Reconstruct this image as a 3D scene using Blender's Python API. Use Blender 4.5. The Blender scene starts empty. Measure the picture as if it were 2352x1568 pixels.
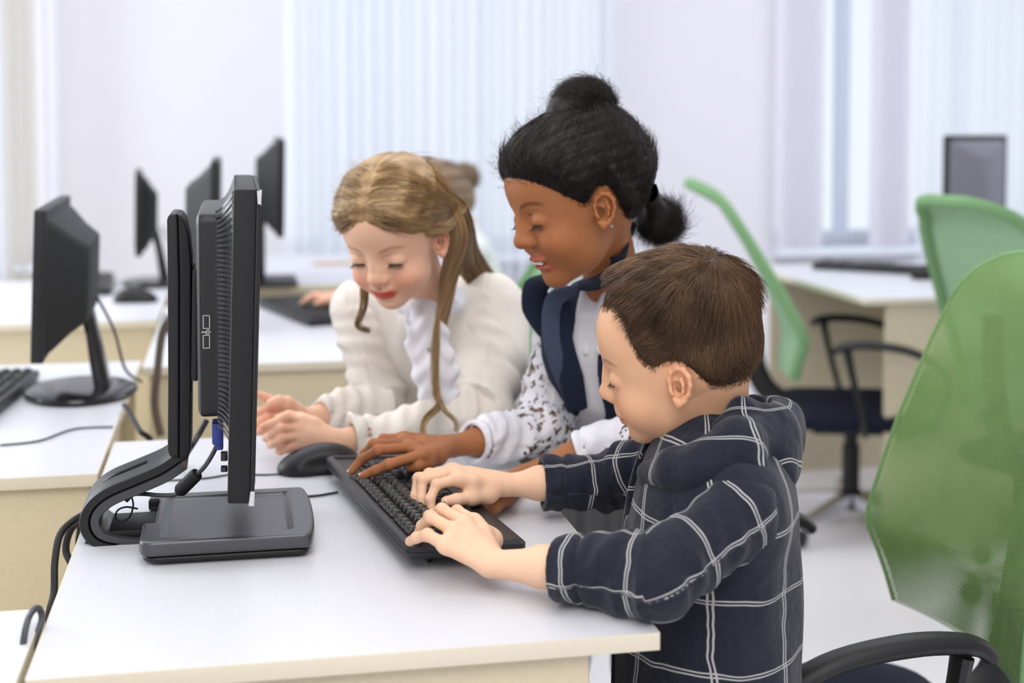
import bpy, bmesh, math, random
import numpy as np
from mathutils import Vector, Matrix, Quaternion
random.seed(7); rng = np.random.default_rng(7)
SC = bpy.context.scene
COL = SC.collection
PI = math.pi

# ---------------------------------------------------------------- camera, world, lights, exposure
FPX, PITCH, CAMH = 3180.0, math.radians(3), 1.28
cam = bpy.data.cameras.new('camera'); camo = bpy.data.objects.new('camera', cam); COL.objects.link(camo)
camo.location = (0, 0, CAMH); camo.rotation_euler = (PI/2-PITCH, 0, 0)
cam.sensor_fit = 'HORIZONTAL'; cam.sensor_width = 36; cam.lens = 36*FPX/2352
cam.shift_y = -347/2352; cam.clip_start = 0.05
cam.dof.use_dof = True; cam.dof.focus_distance = 1.69; cam.dof.aperture_fstop = 2.9
SC.camera = camo

world = bpy.data.worlds.new('world'); SC.world = world; world.use_nodes = True
bgn = world.node_tree.nodes['Background']
bgn.inputs[0].default_value = (0.93, 0.962, 1.0, 1); bgn.inputs[1].default_value = 1.12

def area(name, loc, target, sx, sy, power, col):
    l = bpy.data.lights.new(name, 'AREA'); l.shape = 'RECTANGLE'; l.size = sx; l.size_y = sy
    l.energy = power; l.color = col
    o = bpy.data.objects.new(name, l); COL.objects.link(o); o.location = loc
    o.rotation_euler = (Vector(target)-Vector(loc)).to_track_quat('-Z', 'Y').to_euler()
    return o
area('daylight_left_windows', (-3.5, 3.4, 1.9), (0.1, 2.1, 0.8), 3.0, 1.8, 92, (0.92, 0.96, 1.0))
area('daylight_right_windows', (3.5, 4.4, 1.9), (0.1, 2.4, 0.8), 2.4, 1.8, 34, (0.88, 0.94, 1.0))
area('ceiling_lamp_panel', (-0.9, 3.6, 2.95), (-0.9, 3.6, 0), 2.2, 2.2, 34, (0.98, 0.98, 1.0))
area('ceiling_lamp_panel', (1.6, 4.2, 2.95), (1.6, 4.2, 0), 2.0, 2.0, 26, (0.98, 0.98, 1.0))
area('ceiling_lamp_panel', (0.2, 0.9, 2.95), (0.2, 0.9, 0), 1.6, 1.6, 22, (1.0, 0.97, 0.92))
area('ceiling_lamp_panel', (-0.4, -0.9, 2.95), (-0.4, -0.9, 0), 2.0, 2.0, 70, (1.0, 0.97, 0.93))  # fill added to brighten surfaces turned to the camera, no known lamp

SC.view_settings.view_transform = 'Standard'; SC.view_settings.look = 'None'
SC.view_settings.gamma = 1; SC.view_settings.exposure = -0.05
SC.view_settings.use_curve_mapping = False

# ---------------------------------------------------------------- measuring helpers (metres; floor z=0, desk tops z=0.75)
def ray(px, py):
    u = (px-1176)/FPX; v = -(py-437)/FPX; c, s = math.cos(PITCH), math.sin(PITCH)
    return np.array([u, c+v*s, v*c-s])
def pz(px, py, z):
    r = ray(px, py); t = (z-CAMH)/r[2]; return np.array([r[0]*t, r[1]*t, z])
def pt(px, py, Y):
    r = ray(px, py); t = Y/r[1]; return np.array([r[0]*t, Y, CAMH+r[2]*t])
def V(*a): return np.array(a, float)
def unit(v): v = np.asarray(v, float); return v/np.linalg.norm(v)

# desk-row frame: s to the right along the desk's short side, t away along its long side
E2 = unit([0.981, 0.195, 0]); E1 = np.array([-E2[1], E2[0], 0]); DA = V(-0.46, 1.28, 0)
DM = Matrix(((E2[0], E1[0], 0, DA[0]), (E2[1], E1[1], 0, DA[1]), (0, 0, 1, 0), (0, 0, 0, 1)))
def st(s, t, z=0.75): return DA+E2*s+E1*t+V(0, 0, z)
def to_st(p): q = np.asarray(p)-DA; return np.array([q@E2, q@E1, p[2]])
def loc(px, py, t):           # (s, z) where the sight line through a point meets the plane t = const
    r = ray(px, py); o = V(0, 0, CAMH)-DA
    k = (t-o@E1)/(r@E1); q = o+r*k
    return (q@E2, q[2])

# ---------------------------------------------------------------- materials
def lin(c):
    return tuple((x/255/12.92 if x/255 <= .04045 else ((x/255+.055)/1.055)**2.4) for x in c)
def rgba(c): return (*lin(c), 1)
class NT:
    def __init__(s, name):
        s.m = bpy.data.materials.new(name); s.m.use_nodes = True; s.t = s.m.node_tree
        s.b = s.t.nodes['Principled BSDF']; s.out = s.t.nodes['Material Output']
    def n(s, kind, **kw):
        nd = s.t.nodes.new(kind)
        for k, v in kw.items():
            if k.startswith('i_'): nd.inputs[k[2:].replace('_', ' ')].default_value = v
            elif k.startswith('x'): nd.inputs[int(k[1:])].default_value = v
            else: setattr(nd, k, v)
        return nd
    def l(s, a, b): s.t.links.new(a, b)
    def math(s, op, a, b=None, c=None):
        nd = s.n('ShaderNodeMath', operation=op)
        for i, x in enumerate((a, b, c)):
            if x is None: continue
            if isinstance(x, (int, float)): nd.inputs[i].default_value = x
            else: s.l(x, nd.inputs[i])
        return nd.outputs[0]
    def mix(s, fac, a, b):
        nd = s.n('ShaderNodeMix', data_type='RGBA')
        for i, x in ((0, fac), (6, a), (7, b)):
            if isinstance(x, (int, float, tuple)): nd.inputs[i].default_value = x
            else: s.l(x, nd.inputs[i])
        return nd.outputs[2]
    def bump(s, h, strength, dist):
        nd = s.n('ShaderNodeBump'); nd.inputs['Strength'].default_value = strength
        nd.inputs['Distance'].default_value = dist; s.l(h, nd.inputs['Height']); s.l(nd.outputs[0], s.b.inputs['Normal'])
        return nd
    def noise(s, scale, detail=2, vec=None, rough=.5):
        nd = s.n('ShaderNodeTexNoise'); nd.inputs['Scale'].default_value = scale
        nd.inputs['Detail'].default_value = detail; nd.inputs['Roughness'].default_value = rough
        if vec is None: vec = s.n('ShaderNodeTexCoord').outputs['Object']
        s.l(vec, nd.inputs['Vector']); return nd.outputs[0]
    def setv(s, **kw):
        for k, v in kw.items(): s.b.inputs[k.replace('_', ' ')].default_value = v
def plain(name, col, rough=.5, noise=None, bump=0, spec=.5, metal=0, var=.06):
    m = NT(name); m.setv(Roughness=rough, Metallic=metal); m.b.inputs['Specular IOR Level'].default_value = spec
    c = rgba(col); m.b.inputs['Base Color'].default_value = c
    if noise:
        n = m.noise(noise, 3)
        d = tuple(x*(1-var) for x in c[:3])+(1,)
        m.l(m.mix(n, d, tuple(min(1, x*(1+var)) for x in c[:3])+(1,)), m.b.inputs['Base Color'])
        if bump: m.bump(n, .4, bump)
    return m.m
MAT = {}
MAT['black'] = plain('black_plastic', (17, 17, 19), .46, 900, .0002, .45)
MAT['black_matte'] = plain('matte_black_plastic', (14, 14, 16), .58, 1200, .0002, .4)
MAT['black_gloss'] = plain('gloss_black_plastic', (22, 22, 25), .2, 500, 0, .5)
MAT['grey_plastic'] = plain('dark_grey_plastic', (58, 59, 64), .31, 900, .0001, .5)
MAT['pewter'] = plain('pewter_plastic', (60, 61, 66), .30, 1200, .0001, .7, .0)
MAT['silver'] = plain('silver_plastic', (205, 205, 208), .35, 500, 0, .5, .3)
MAT['chrome'] = plain('chrome', (215, 215, 220), .15, 300, 0, .5, 1)
MAT['steel_rim'] = plain('steel_rim', (170, 165, 155), .3, 300, 0, .5, 1)
MAT['blue_plastic'] = plain('blue_plastic', (40, 58, 140), .4, 600)
MAT['screen'] = plain('screen_glass', (28, 32, 40), .25, 60)
MAT['white_print'] = plain('white_print', (215, 215, 210), .6, 300)
MAT['orange_print'] = plain('orange_print', (190, 110, 70), .6, 300)
MAT['key'] = plain('key_plastic', (30, 29, 28), .42, 700, .0001, .5)
MAT['kbbody'] = plain('keyboard_body_plastic', (27, 28, 31), .40, 900, .0002, .5)
MAT['wall'] = plain('painted_wall', (224, 223, 228), .8, 3, 0, .2, 0, .015)
MAT['pier'] = plain('pier_paint', (226, 226, 233), .8, 3, 0, .2, 0, .015)
MAT['floor'] = plain('pale_floor', (238, 236, 238), .35, 1.4, 0, .5, 0, .04)
MAT['frame'] = plain('window_frame_paint', (225, 232, 244), .5, 20)
MAT['grey_cloth'] = plain('grey_cloth', (120, 120, 124), .9, 300, .0008, .2)
MAT['jeans'] = plain('blue_jeans', (52, 62, 88), .9, 700, .0006, .2)
MAT['shoe'] = plain('shoe_rubber', (60, 60, 64), .7, 200)
MAT['navy'] = plain('navy_cloth', (33, 41, 60), .85, 260, .0006, .25)
MAT['navy_lapel'] = plain('navy_lapel_cloth', (74, 84, 108), .8, 300, .0006, .25)
MAT['navy_seat'] = plain('navy_seat_cloth', (24, 28, 42), .9, 200, .001, .2)
MAT['beige_cloth'] = plain('grey_tee_cloth', (148, 146, 136), .9, 800, .0006, .2)
def wood(name, base, dark, rough=.38):
    m = NT(name); m.setv(Roughness=rough)
    tc = m.n('ShaderNodeTexCoord'); mp = m.n('ShaderNodeMapping'); mp.inputs['Scale'].default_value = (60, 4, 60)
    m.l(tc.outputs['Object'], mp.inputs['Vector'])
    n1 = m.noise(1.6, 5, mp.outputs[0], .6); n2 = m.noise(9, 3, mp.outputs[0])
    f = m.math('MULTIPLY', n1, n2); f = m.math('MULTIPLY', f, 1.7)
    m.l(m.mix(f, rgba(dark), rgba(base)), m.b.inputs['Base Color'])
    m.bump(n2, .15, .0002); return m.m
MAT['desk'] = wood('pale_maple_laminate', (213, 215, 222), (207, 208, 212))  # tops: bluish white window glare put into the colour of cream laminate
MAT['panel'] = wood('pale_maple_panel', (222, 211, 184), (206, 194, 164), .5)
MAT['edge'] = wood('cream_edge_band', (228, 221, 202), (220, 212, 192), .45)  # same laminate where less light falls, the difference put into the colour
def glass():
    m = NT('window_glass'); t = m.n('ShaderNodeBsdfTransparent'); g = m.n('ShaderNodeBsdfGlossy'); g.inputs['Roughness'].default_value = .02
    t.inputs[0].default_value = (.97, .985, 1, 1)
    x = m.n('ShaderNodeMixShader'); x.inputs[0].default_value = .05
    m.l(t.outputs[0], x.inputs[1]); m.l(g.outputs[0], x.inputs[2]); m.l(x.outputs[0], m.out.inputs[0]); return m.m
MAT['glass'] = glass()
def sheer(name, col, transp):
    m = NT(name); t = m.n('ShaderNodeBsdfTransparent'); d = m.n('ShaderNodeBsdfDiffuse'); tl = m.n('ShaderNodeBsdfTranslucent')
    d.inputs[0].default_value = rgba(col); tl.inputs[0].default_value = rgba(col)
    a = m.n('ShaderNodeMixShader'); a.inputs[0].default_value = .62; b = m.n('ShaderNodeMixShader'); b.inputs[0].default_value = transp
    n = m.noise(90, 2); m.l(m.math('MULTIPLY_ADD', n, .1, transp-.05), b.inputs[0])
    m.l(d.outputs[0], a.inputs[1]); m.l(tl.outputs[0], a.inputs[2]); m.l(a.outputs[0], b.inputs[1]); m.l(t.outputs[0], b.inputs[2])
    m.l(b.outputs[0], m.out.inputs[0]); return m.m
MAT['sheer'] = sheer('sheer_curtain_cloth', (248, 250, 254), .20)
MAT['blind'] = sheer('vertical_blind_cloth', (247, 246, 251), .10)
MAT['cream_curtain'] = sheer('cream_curtain_cloth', (240, 236, 228), .06)
def meshcloth(name, col, period):
    m = NT(name); m.setv(Roughness=.85); m.b.inputs['Specular IOR Level'].default_value = .15; n0 = m.noise(30, 2)
    c = rgba(col); m.l(m.mix(n0, tuple(x*.8 for x in c[:3])+(1,), c), m.b.inputs['Base Color'])
    uv = m.n('ShaderNodeUVMap'); sp = m.n('ShaderNodeSeparateXYZ'); m.l(uv.outputs[0], sp.inputs[0])
    u, v = sp.outputs[0], sp.outputs[1]
    def cell(ou, ov):
        a = m.math('SUBTRACT', m.math('FRACT', m.math('ADD', m.math('DIVIDE', u, period), ou)), .5)
        b = m.math('SUBTRACT', m.math('FRACT', m.math('ADD', m.math('DIVIDE', v, period*1.1), ov)), .5)
        return m.math('ADD', m.math('MULTIPLY', a, a), m.math('MULTIPLY', b, b))
    d = m.math('MINIMUM', cell(0, 0), cell(.5, .5))
    hole = m.math('LESS_THAN', d, .054)
    m.l(m.math('SUBTRACT', 1.0, hole), m.b.inputs['Alpha']); return m.m
MAT['green_mesh'] = meshcloth('green_mesh_fabric', (126, 160, 98), .0062)
MAT['green_shell'] = plain('green_fabric_far', (150, 186, 148), .8, 60, .0003, .3)
MAT['green_shell2'] = plain('green_trim_plastic', (120, 160, 112), .7, 60, .0003, .3)
def plaid():
    m = NT('navy_windowpane_plaid'); m.setv(Roughness=.9); m.b.inputs['Specular IOR Level'].default_value = .15
    uv = m.n('ShaderNodeUVMap'); nz = m.n('ShaderNodeTexNoise'); nz.inputs['Scale'].default_value = 14; m.l(uv.outputs[0], nz.inputs['Vector'])
    sp = m.n('ShaderNodeSeparateXYZ'); m.l(uv.outputs[0], sp.inputs[0]); sn = m.n('ShaderNodeSeparateColor'); m.l(nz.outputs['Color'], sn.inputs[0])
    tot = None
    for k, (o, P) in enumerate(((sp.outputs[0], .070), (sp.outputs[1], .080))):
        x = m.math('ADD', o, m.math('MULTIPLY', m.math('SUBTRACT', sn.outputs[k], .5), .02))
        x = m.math('ABSOLUTE', m.math('MULTIPLY', m.math('SUBTRACT', m.math('FRACT', m.math('DIVIDE', x, P)), .5), P))   # metres from the band's middle
        line = m.math('MULTIPLY', m.math('GREATER_THAN', x, .0010), m.math('LESS_THAN', x, .0026))
        tot = line if tot is None else m.math('MAXIMUM', tot, line)
    fine = m.noise(900, 2); fz = m.noise(120, 3); big = m.noise(24, 4, None, .6)
    base = m.mix(fz, rgba((27, 29, 40)), rgba((42, 45, 58)))
    m.l(m.mix(m.math('MULTIPLY', tot, m.math('MULTIPLY_ADD', fine, .5, .55)), base, rgba((196, 196, 196))), m.b.inputs['Base Color'])
    m.b.inputs['Sheen Weight'].default_value = .15
    m.bump(m.math('ADD', m.math('ADD', fz, m.math('MULTIPLY', fine, .6)), m.math('MULTIPLY', big, 7.0)), .5, .0014); return m.m
MAT['plaid'] = plaid()
def cloth(name, col, rough=.85, tr=0.0):
    m = NT(name); m.setv(Roughness=rough); m.b.inputs['Specular IOR Level'].default_value = .2
    n = m.noise(40, 4); c = rgba(col)
    m.l(m.mix(n, tuple(x*.93 for x in c[:3])+(1,), c), m.b.inputs['Base Color']); m.bump(n, .5, .003)
    m.b.inputs['Subsurface Weight'].default_value = tr; m.b.inputs['Subsurface Radius'].default_value = (.01, .01, .01)
    return m.m
MAT['ivory'] = cloth('ivory_blouse_cloth', (240, 234, 224)); MAT['white_shirt'] = cloth('white_shirt_cloth', (238, 238, 244))
def lace():
    m = NT('white_lace'); m.setv(Roughness=.9)
    tc = m.n('ShaderNodeTexCoord'); v = m.n('ShaderNodeTexVoronoi'); v.inputs['Scale'].default_value = 95
    nz = m.n('ShaderNodeTexNoise'); nz.inputs['Scale'].default_value = 70; m.l(tc.outputs['Object'], nz.inputs['Vector'])
    mx = m.n('ShaderNodeMix', data_type='RGBA'); mx.inputs[0].default_value = .02; m.l(tc.outputs['Object'], mx.inputs[6]); m.l(nz.outputs['Color'], mx.inputs[7])
    m.l(mx.outputs[2], v.inputs['Vector'])
    at = m.n('ShaderNodeAttribute', attribute_name='lace')
    hole = m.math('MULTIPLY', m.math('MULTIPLY', m.math('GREATER_THAN', m.noise(75, 2, None, .6), .52), m.math('LESS_THAN', v.outputs['Distance'], .62)), m.math('GREATER_THAN', at.outputs['Fac'], m.math('MULTIPLY_ADD', m.noise(34, 2), 1.3, -.14)))
    m.l(m.mix(m.noise(60, 3), rgba((228, 228, 238)), rgba((245, 245, 250))), m.b.inputs['Base Color'])
    m.l(m.math('SUBTRACT', 1.0, hole), m.b.inputs['Alpha']); m.bump(v.outputs['Distance'], .6, .002); return m.m
MAT['lace'] = lace()
def skin(name, sub=.12, rough=.56):
    m = NT(name); at = m.n('ShaderNodeAttribute', attribute_name='Tint'); n = m.noise(60, 4); n2 = m.noise(700, 2)
    m.l(m.mix(m.math('MULTIPLY', n, .22), at.outputs['Color'], m.mix(.5, at.outputs['Color'], rgba((200, 110, 80)))), m.b.inputs['Base Color'])
    m.setv(Roughness=rough); m.b.inputs['Subsurface Weight'].default_value = sub; m.b.inputs['Subsurface Radius'].default_value = (.012, .005, .003)
    m.b.inputs['Subsurface Scale'].default_value = .6; m.b.inputs['Specular IOR Level'].default_value = .25
    m.bump(m.math('ADD', n2, n), .12, .0008); return m.m
MAT['skin'] = skin('skin')
def hairm(name, a, b, rough=.58):
    m = NT(name); m.setv(Roughness=rough); m.b.inputs['Specular IOR Level'].default_value = .35
    at = m.n('ShaderNodeAttribute', attribute_name='Shade')
    m.l(m.mix(at.outputs['Fac'], rgba(a), rgba(b)), m.b.inputs['Base Color']); return m.m
MAT['hair_brown'] = hairm('brown_hair', (40, 27, 17), (122, 91, 62))
MAT['hair_black'] = hairm('black_hair', (16, 13, 12), (58, 46, 40))
MAT['hair_blonde'] = hairm('blonde_hair', (112, 80, 48), (216, 184, 136), .45)
MAT['hair_light_brown'] = hairm('light_brown_hair', (100, 80, 62), (170, 146, 120))
MAT['lash'] = plain('dark_lash', (30, 22, 20), .7, 200)
MAT['nail'] = plain('nail', (236, 200, 184), .3, 200)

# ---------------------------------------------------------------- object helpers
WM = {}
def root(name, label, cat, M=None, group=None):
    o = bpy.data.objects.new(name, None); COL.objects.link(o); M = M or Matrix()
    o.matrix_world = M; WM[o.name] = M.copy(); o.empty_display_size = .05
    o['label'] = label; o['category'] = cat
    if group: o['group'] = group
    return o
def place(x, y, z=0, rz=0, par=None): return Matrix.Translation((x, y, z)) @ Matrix.Rotation(rz, 4, 'Z')
def mesh(name, V_, F_, mat, parent=None, M=None, smooth=False, label=None, kind=None, auto=None):
    """V_ in frame M (world when None); stored in the parent's frame"""
    me = bpy.data.meshes.new(name)
    V_ = np.asarray(V_, float).reshape(-1, 3)
    T = M or Matrix()
    if parent is not None: T = WM[parent.name].inverted() @ T
    A = np.array(T); V2 = V_@A[:3, :3].T+A[:3, 3]
    if isinstance(F_, np.ndarray):
        nq, k = F_.shape
        me.vertices.add(len(V2)); me.vertices.foreach_set('co', V2.astype(np.float32).ravel())
        me.loops.add(nq*k); me.loops.foreach_set('vertex_index', F_.astype(np.int32).ravel())
        me.polygons.add(nq); me.polygons.foreach_set('loop_start', np.arange(0, nq*k, k, dtype=np.int32))
        me.update(calc_edges=True)
    else: me.from_pydata(V2.tolist(), [], F_); me.update()
    if smooth: me.polygons.foreach_set('use_smooth', [True]*len(me.polygons))
    if isinstance(mat, str): mat = MAT[mat]
    me.materials.append(mat)
    o = bpy.data.objects.new(name, me); COL.objects.link(o)
    if parent is not None: o.parent = parent; WM[o.name] = WM[parent.name].copy()
    else: WM[o.name] = Matrix()
    if label: o['label'] = label
    if kind: o['kind'] = kind
    if smooth == 'auto' or auto:
        try: me.set_sharp_from_angle(angle=math.radians(auto or 35))
        except Exception: pass
    return o
def tag(o, label, cat, group=None):
    o['label'] = label; o['category'] = cat
    if group: o['group'] = group
    return o
def reroot(o, p):   # give a parentless mesh its own origin at p (so it can be moved as a thing)
    o.data.transform(Matrix.Translation(-Vector(p))); o.location = p; WM[o.name] = Matrix.Translation(p); return o
def copy_tree(o, M=None, parent=None):
    c = o.copy(); COL.objects.link(c)
    if parent is not None: c.parent = parent
    if M is not None: c.matrix_world = M; WM[c.name] = M.copy()
    for ch in list(o.children): copy_tree(ch, None, c)
    return c
class G:
    """collects shapes, then links them as one mesh"""
    def __init__(s): s.v = []; s.f = []
    def add(s, v, f, M=None):
        b = len(s.v); v = [tuple(M @ Vector(x)) for x in v] if M else [tuple(x) for x in v]
        s.v += v; s.f += [tuple(i+b for i in q) for q in f]; return s
    def box(s, c, d, M=None, bev=0, seg=2):
        x, y, z = d[0]/2, d[1]/2, d[2]/2
        v = [(c[0]+a*x, c[1]+b*y, c[2]+e*z) for a in (-1, 1) for b in (-1, 1) for e in (-1, 1)]
        f = [(0, 1, 3, 2), (4, 6, 7, 5), (0, 4, 5, 1), (2, 3, 7, 6), (0, 2, 6, 4), (1, 5, 7, 3)]
        return s._bev(v, f, M, bev, seg)
    def _bev(s, v, f, M, bev, seg=2):
        if bev:
            bm = bmesh.new(); vs = [bm.verts.new(x) for x in v]
            for q in f: bm.faces.new([vs[i] for i in q])
            bmesh.ops.recalc_face_normals(bm, faces=bm.faces)
            es = [e for e in bm.edges if len(e.link_faces) == 2 and e.calc_face_angle(0) > .5]
            bmesh.ops.bevel(bm, geom=es, offset=bev, segments=seg, affect='EDGES', profile=.6, clamp_overlap=True)
            bm.verts.index_update(); v = [tuple(x.co) for x in bm.verts]; f = [[x.index for x in q.verts] for q in bm.faces]; bm.free()
        return s.add(v, f, M)
    def prism(s, prof, a, b, axis='y', M=None, bev=0, seg=2):
        """2-D outline swept along an axis; outline is (x,z) for y, (x,y) for z, (y,z) for x"""
        n = len(prof)
        m3 = {'y': lambda p, t: (p[0], t, p[1]), 'z': lambda p, t: (p[0], p[1], t), 'x': lambda p, t: (t, p[0], p[1])}[axis]
        v = [m3(p, a) for p in prof]+[m3(p, b) for p in prof]
        f = [tuple(range(n))[::-1], tuple(range(n, 2*n))]+[(i, (i+1) % n, n+(i+1) % n, n+i) for i in range(n)]
        return s._bev(v, f, M, bev, seg)
    def tube(s, pts, r, n=8, M=None, sub=6, closed=False, flat=1.0):
        P = [np.array(p, float) for p in pts]; R = r if isinstance(r, (list, tuple)) else [r]*len(P)
        if sub > 1 and len(P) > 2: P, R = spline(P, R, sub)
        N = len(P); T = [unit(P[min(i+1, N-1)]-P[max(i-1, 0)]+1e-9) for i in range(N)]
        ref = V(0, 0, 1) if abs(T[0][2]) < .9 else V(1, 0, 0)
        nn = unit(np.cross(T[0], ref)); v = []
        for i in range(N):
            nn = unit(nn-T[i]*(nn@T[i])); bb = np.cross(T[i], nn)
            for k in range(n):
                a = 2*PI*k/n; v.append(P[i]+(nn*math.cos(a)+bb*math.sin(a)*flat)*R[i])
        f = [(i*n+k, i*n+(k+1) % n, (i+1)*n+(k+1) % n, (i+1)*n+k) for i in range(N-1) for k in range(n)]
        f += [tuple(range(n))[::-1], tuple((N-1)*n+k for k in range(n))]
        return s.add(v, f, M)
    def lathe(s, prof, n=24, M=None):
        v = [(r*math.cos(2*PI*k/n), r*math.sin(2*PI*k/n), z) for r, z in prof for k in range(n)]
        f = [(i*n+k, i*n+(k+1) % n, (i+1)*n+(k+1) % n, (i+1)*n+k) for i in range(len(prof)-1) for k in range(n)]
        f += [tuple(range(n))[::-1], tuple((len(prof)-1)*n+k for k in range(n))]
        return s.add(v, f, M)
    def rings(s, R, M=None, cap=True):
        """loft of equal-length closed rings"""
        n = len(R[0]); v = [p for r in R for p in r]
        f = [(i*n+k, i*n+(k+1) % n, (i+1)*n+(k+1) % n, (i+1)*n+k) for i in range(len(R)-1) for k in range(n)]
        if cap: f += [tuple(range(n))[::-1], tuple((len(R)-1)*n+k for k in range(n))]
        return s.add(v, f, M)
    def build(s, name, mat, parent=None, M=None, smooth='auto', **kw):
        o = mesh(name, s.v, s.f, mat, parent, M, smooth=bool(smooth), **kw)
        if smooth == 'auto': o.data.set_sharp_from_angle(angle=math.radians(38))
        bm = bmesh.new(); bm.from_mesh(o.data); bmesh.ops.recalc_face_normals(bm, faces=bm.faces); bm.to_mesh(o.data); bm.free()
        return o
def spline(P, R, sub):
    out, ro = [], []; n = len(P)
    for i in range(n-1):
        p0, p1, p2, p3 = P[max(i-1, 0)], P[i], P[i+1], P[min(i+2, n-1)]
        for k in range(sub):
            t = k/sub
            out.append(.5*((2*p1)+(-p0+p2)*t+(2*p0-5*p1+4*p2-p3)*t*t+(-p0+3*p1-3*p2+p3)*t**3)); ro.append(R[i]*(1-t)+R[i+1]*t)
    return out+[P[-1]], ro+[R[-1]]
def rrect(hx, hy, r, n=5):
    out = []
    for cx, cy, a0 in ((hx-r, hy-r, 0), (-hx+r, hy-r, 90), (-hx+r, -hy+r, 180), (hx-r, -hy+r, 270)):
        for k in range(n): a = math.radians(a0+90*k/(n-1)); out.append((cx+r*math.cos(a), cy+r*math.sin(a)))
    return out
def struct(o): o['kind'] = 'structure'; return o

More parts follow.
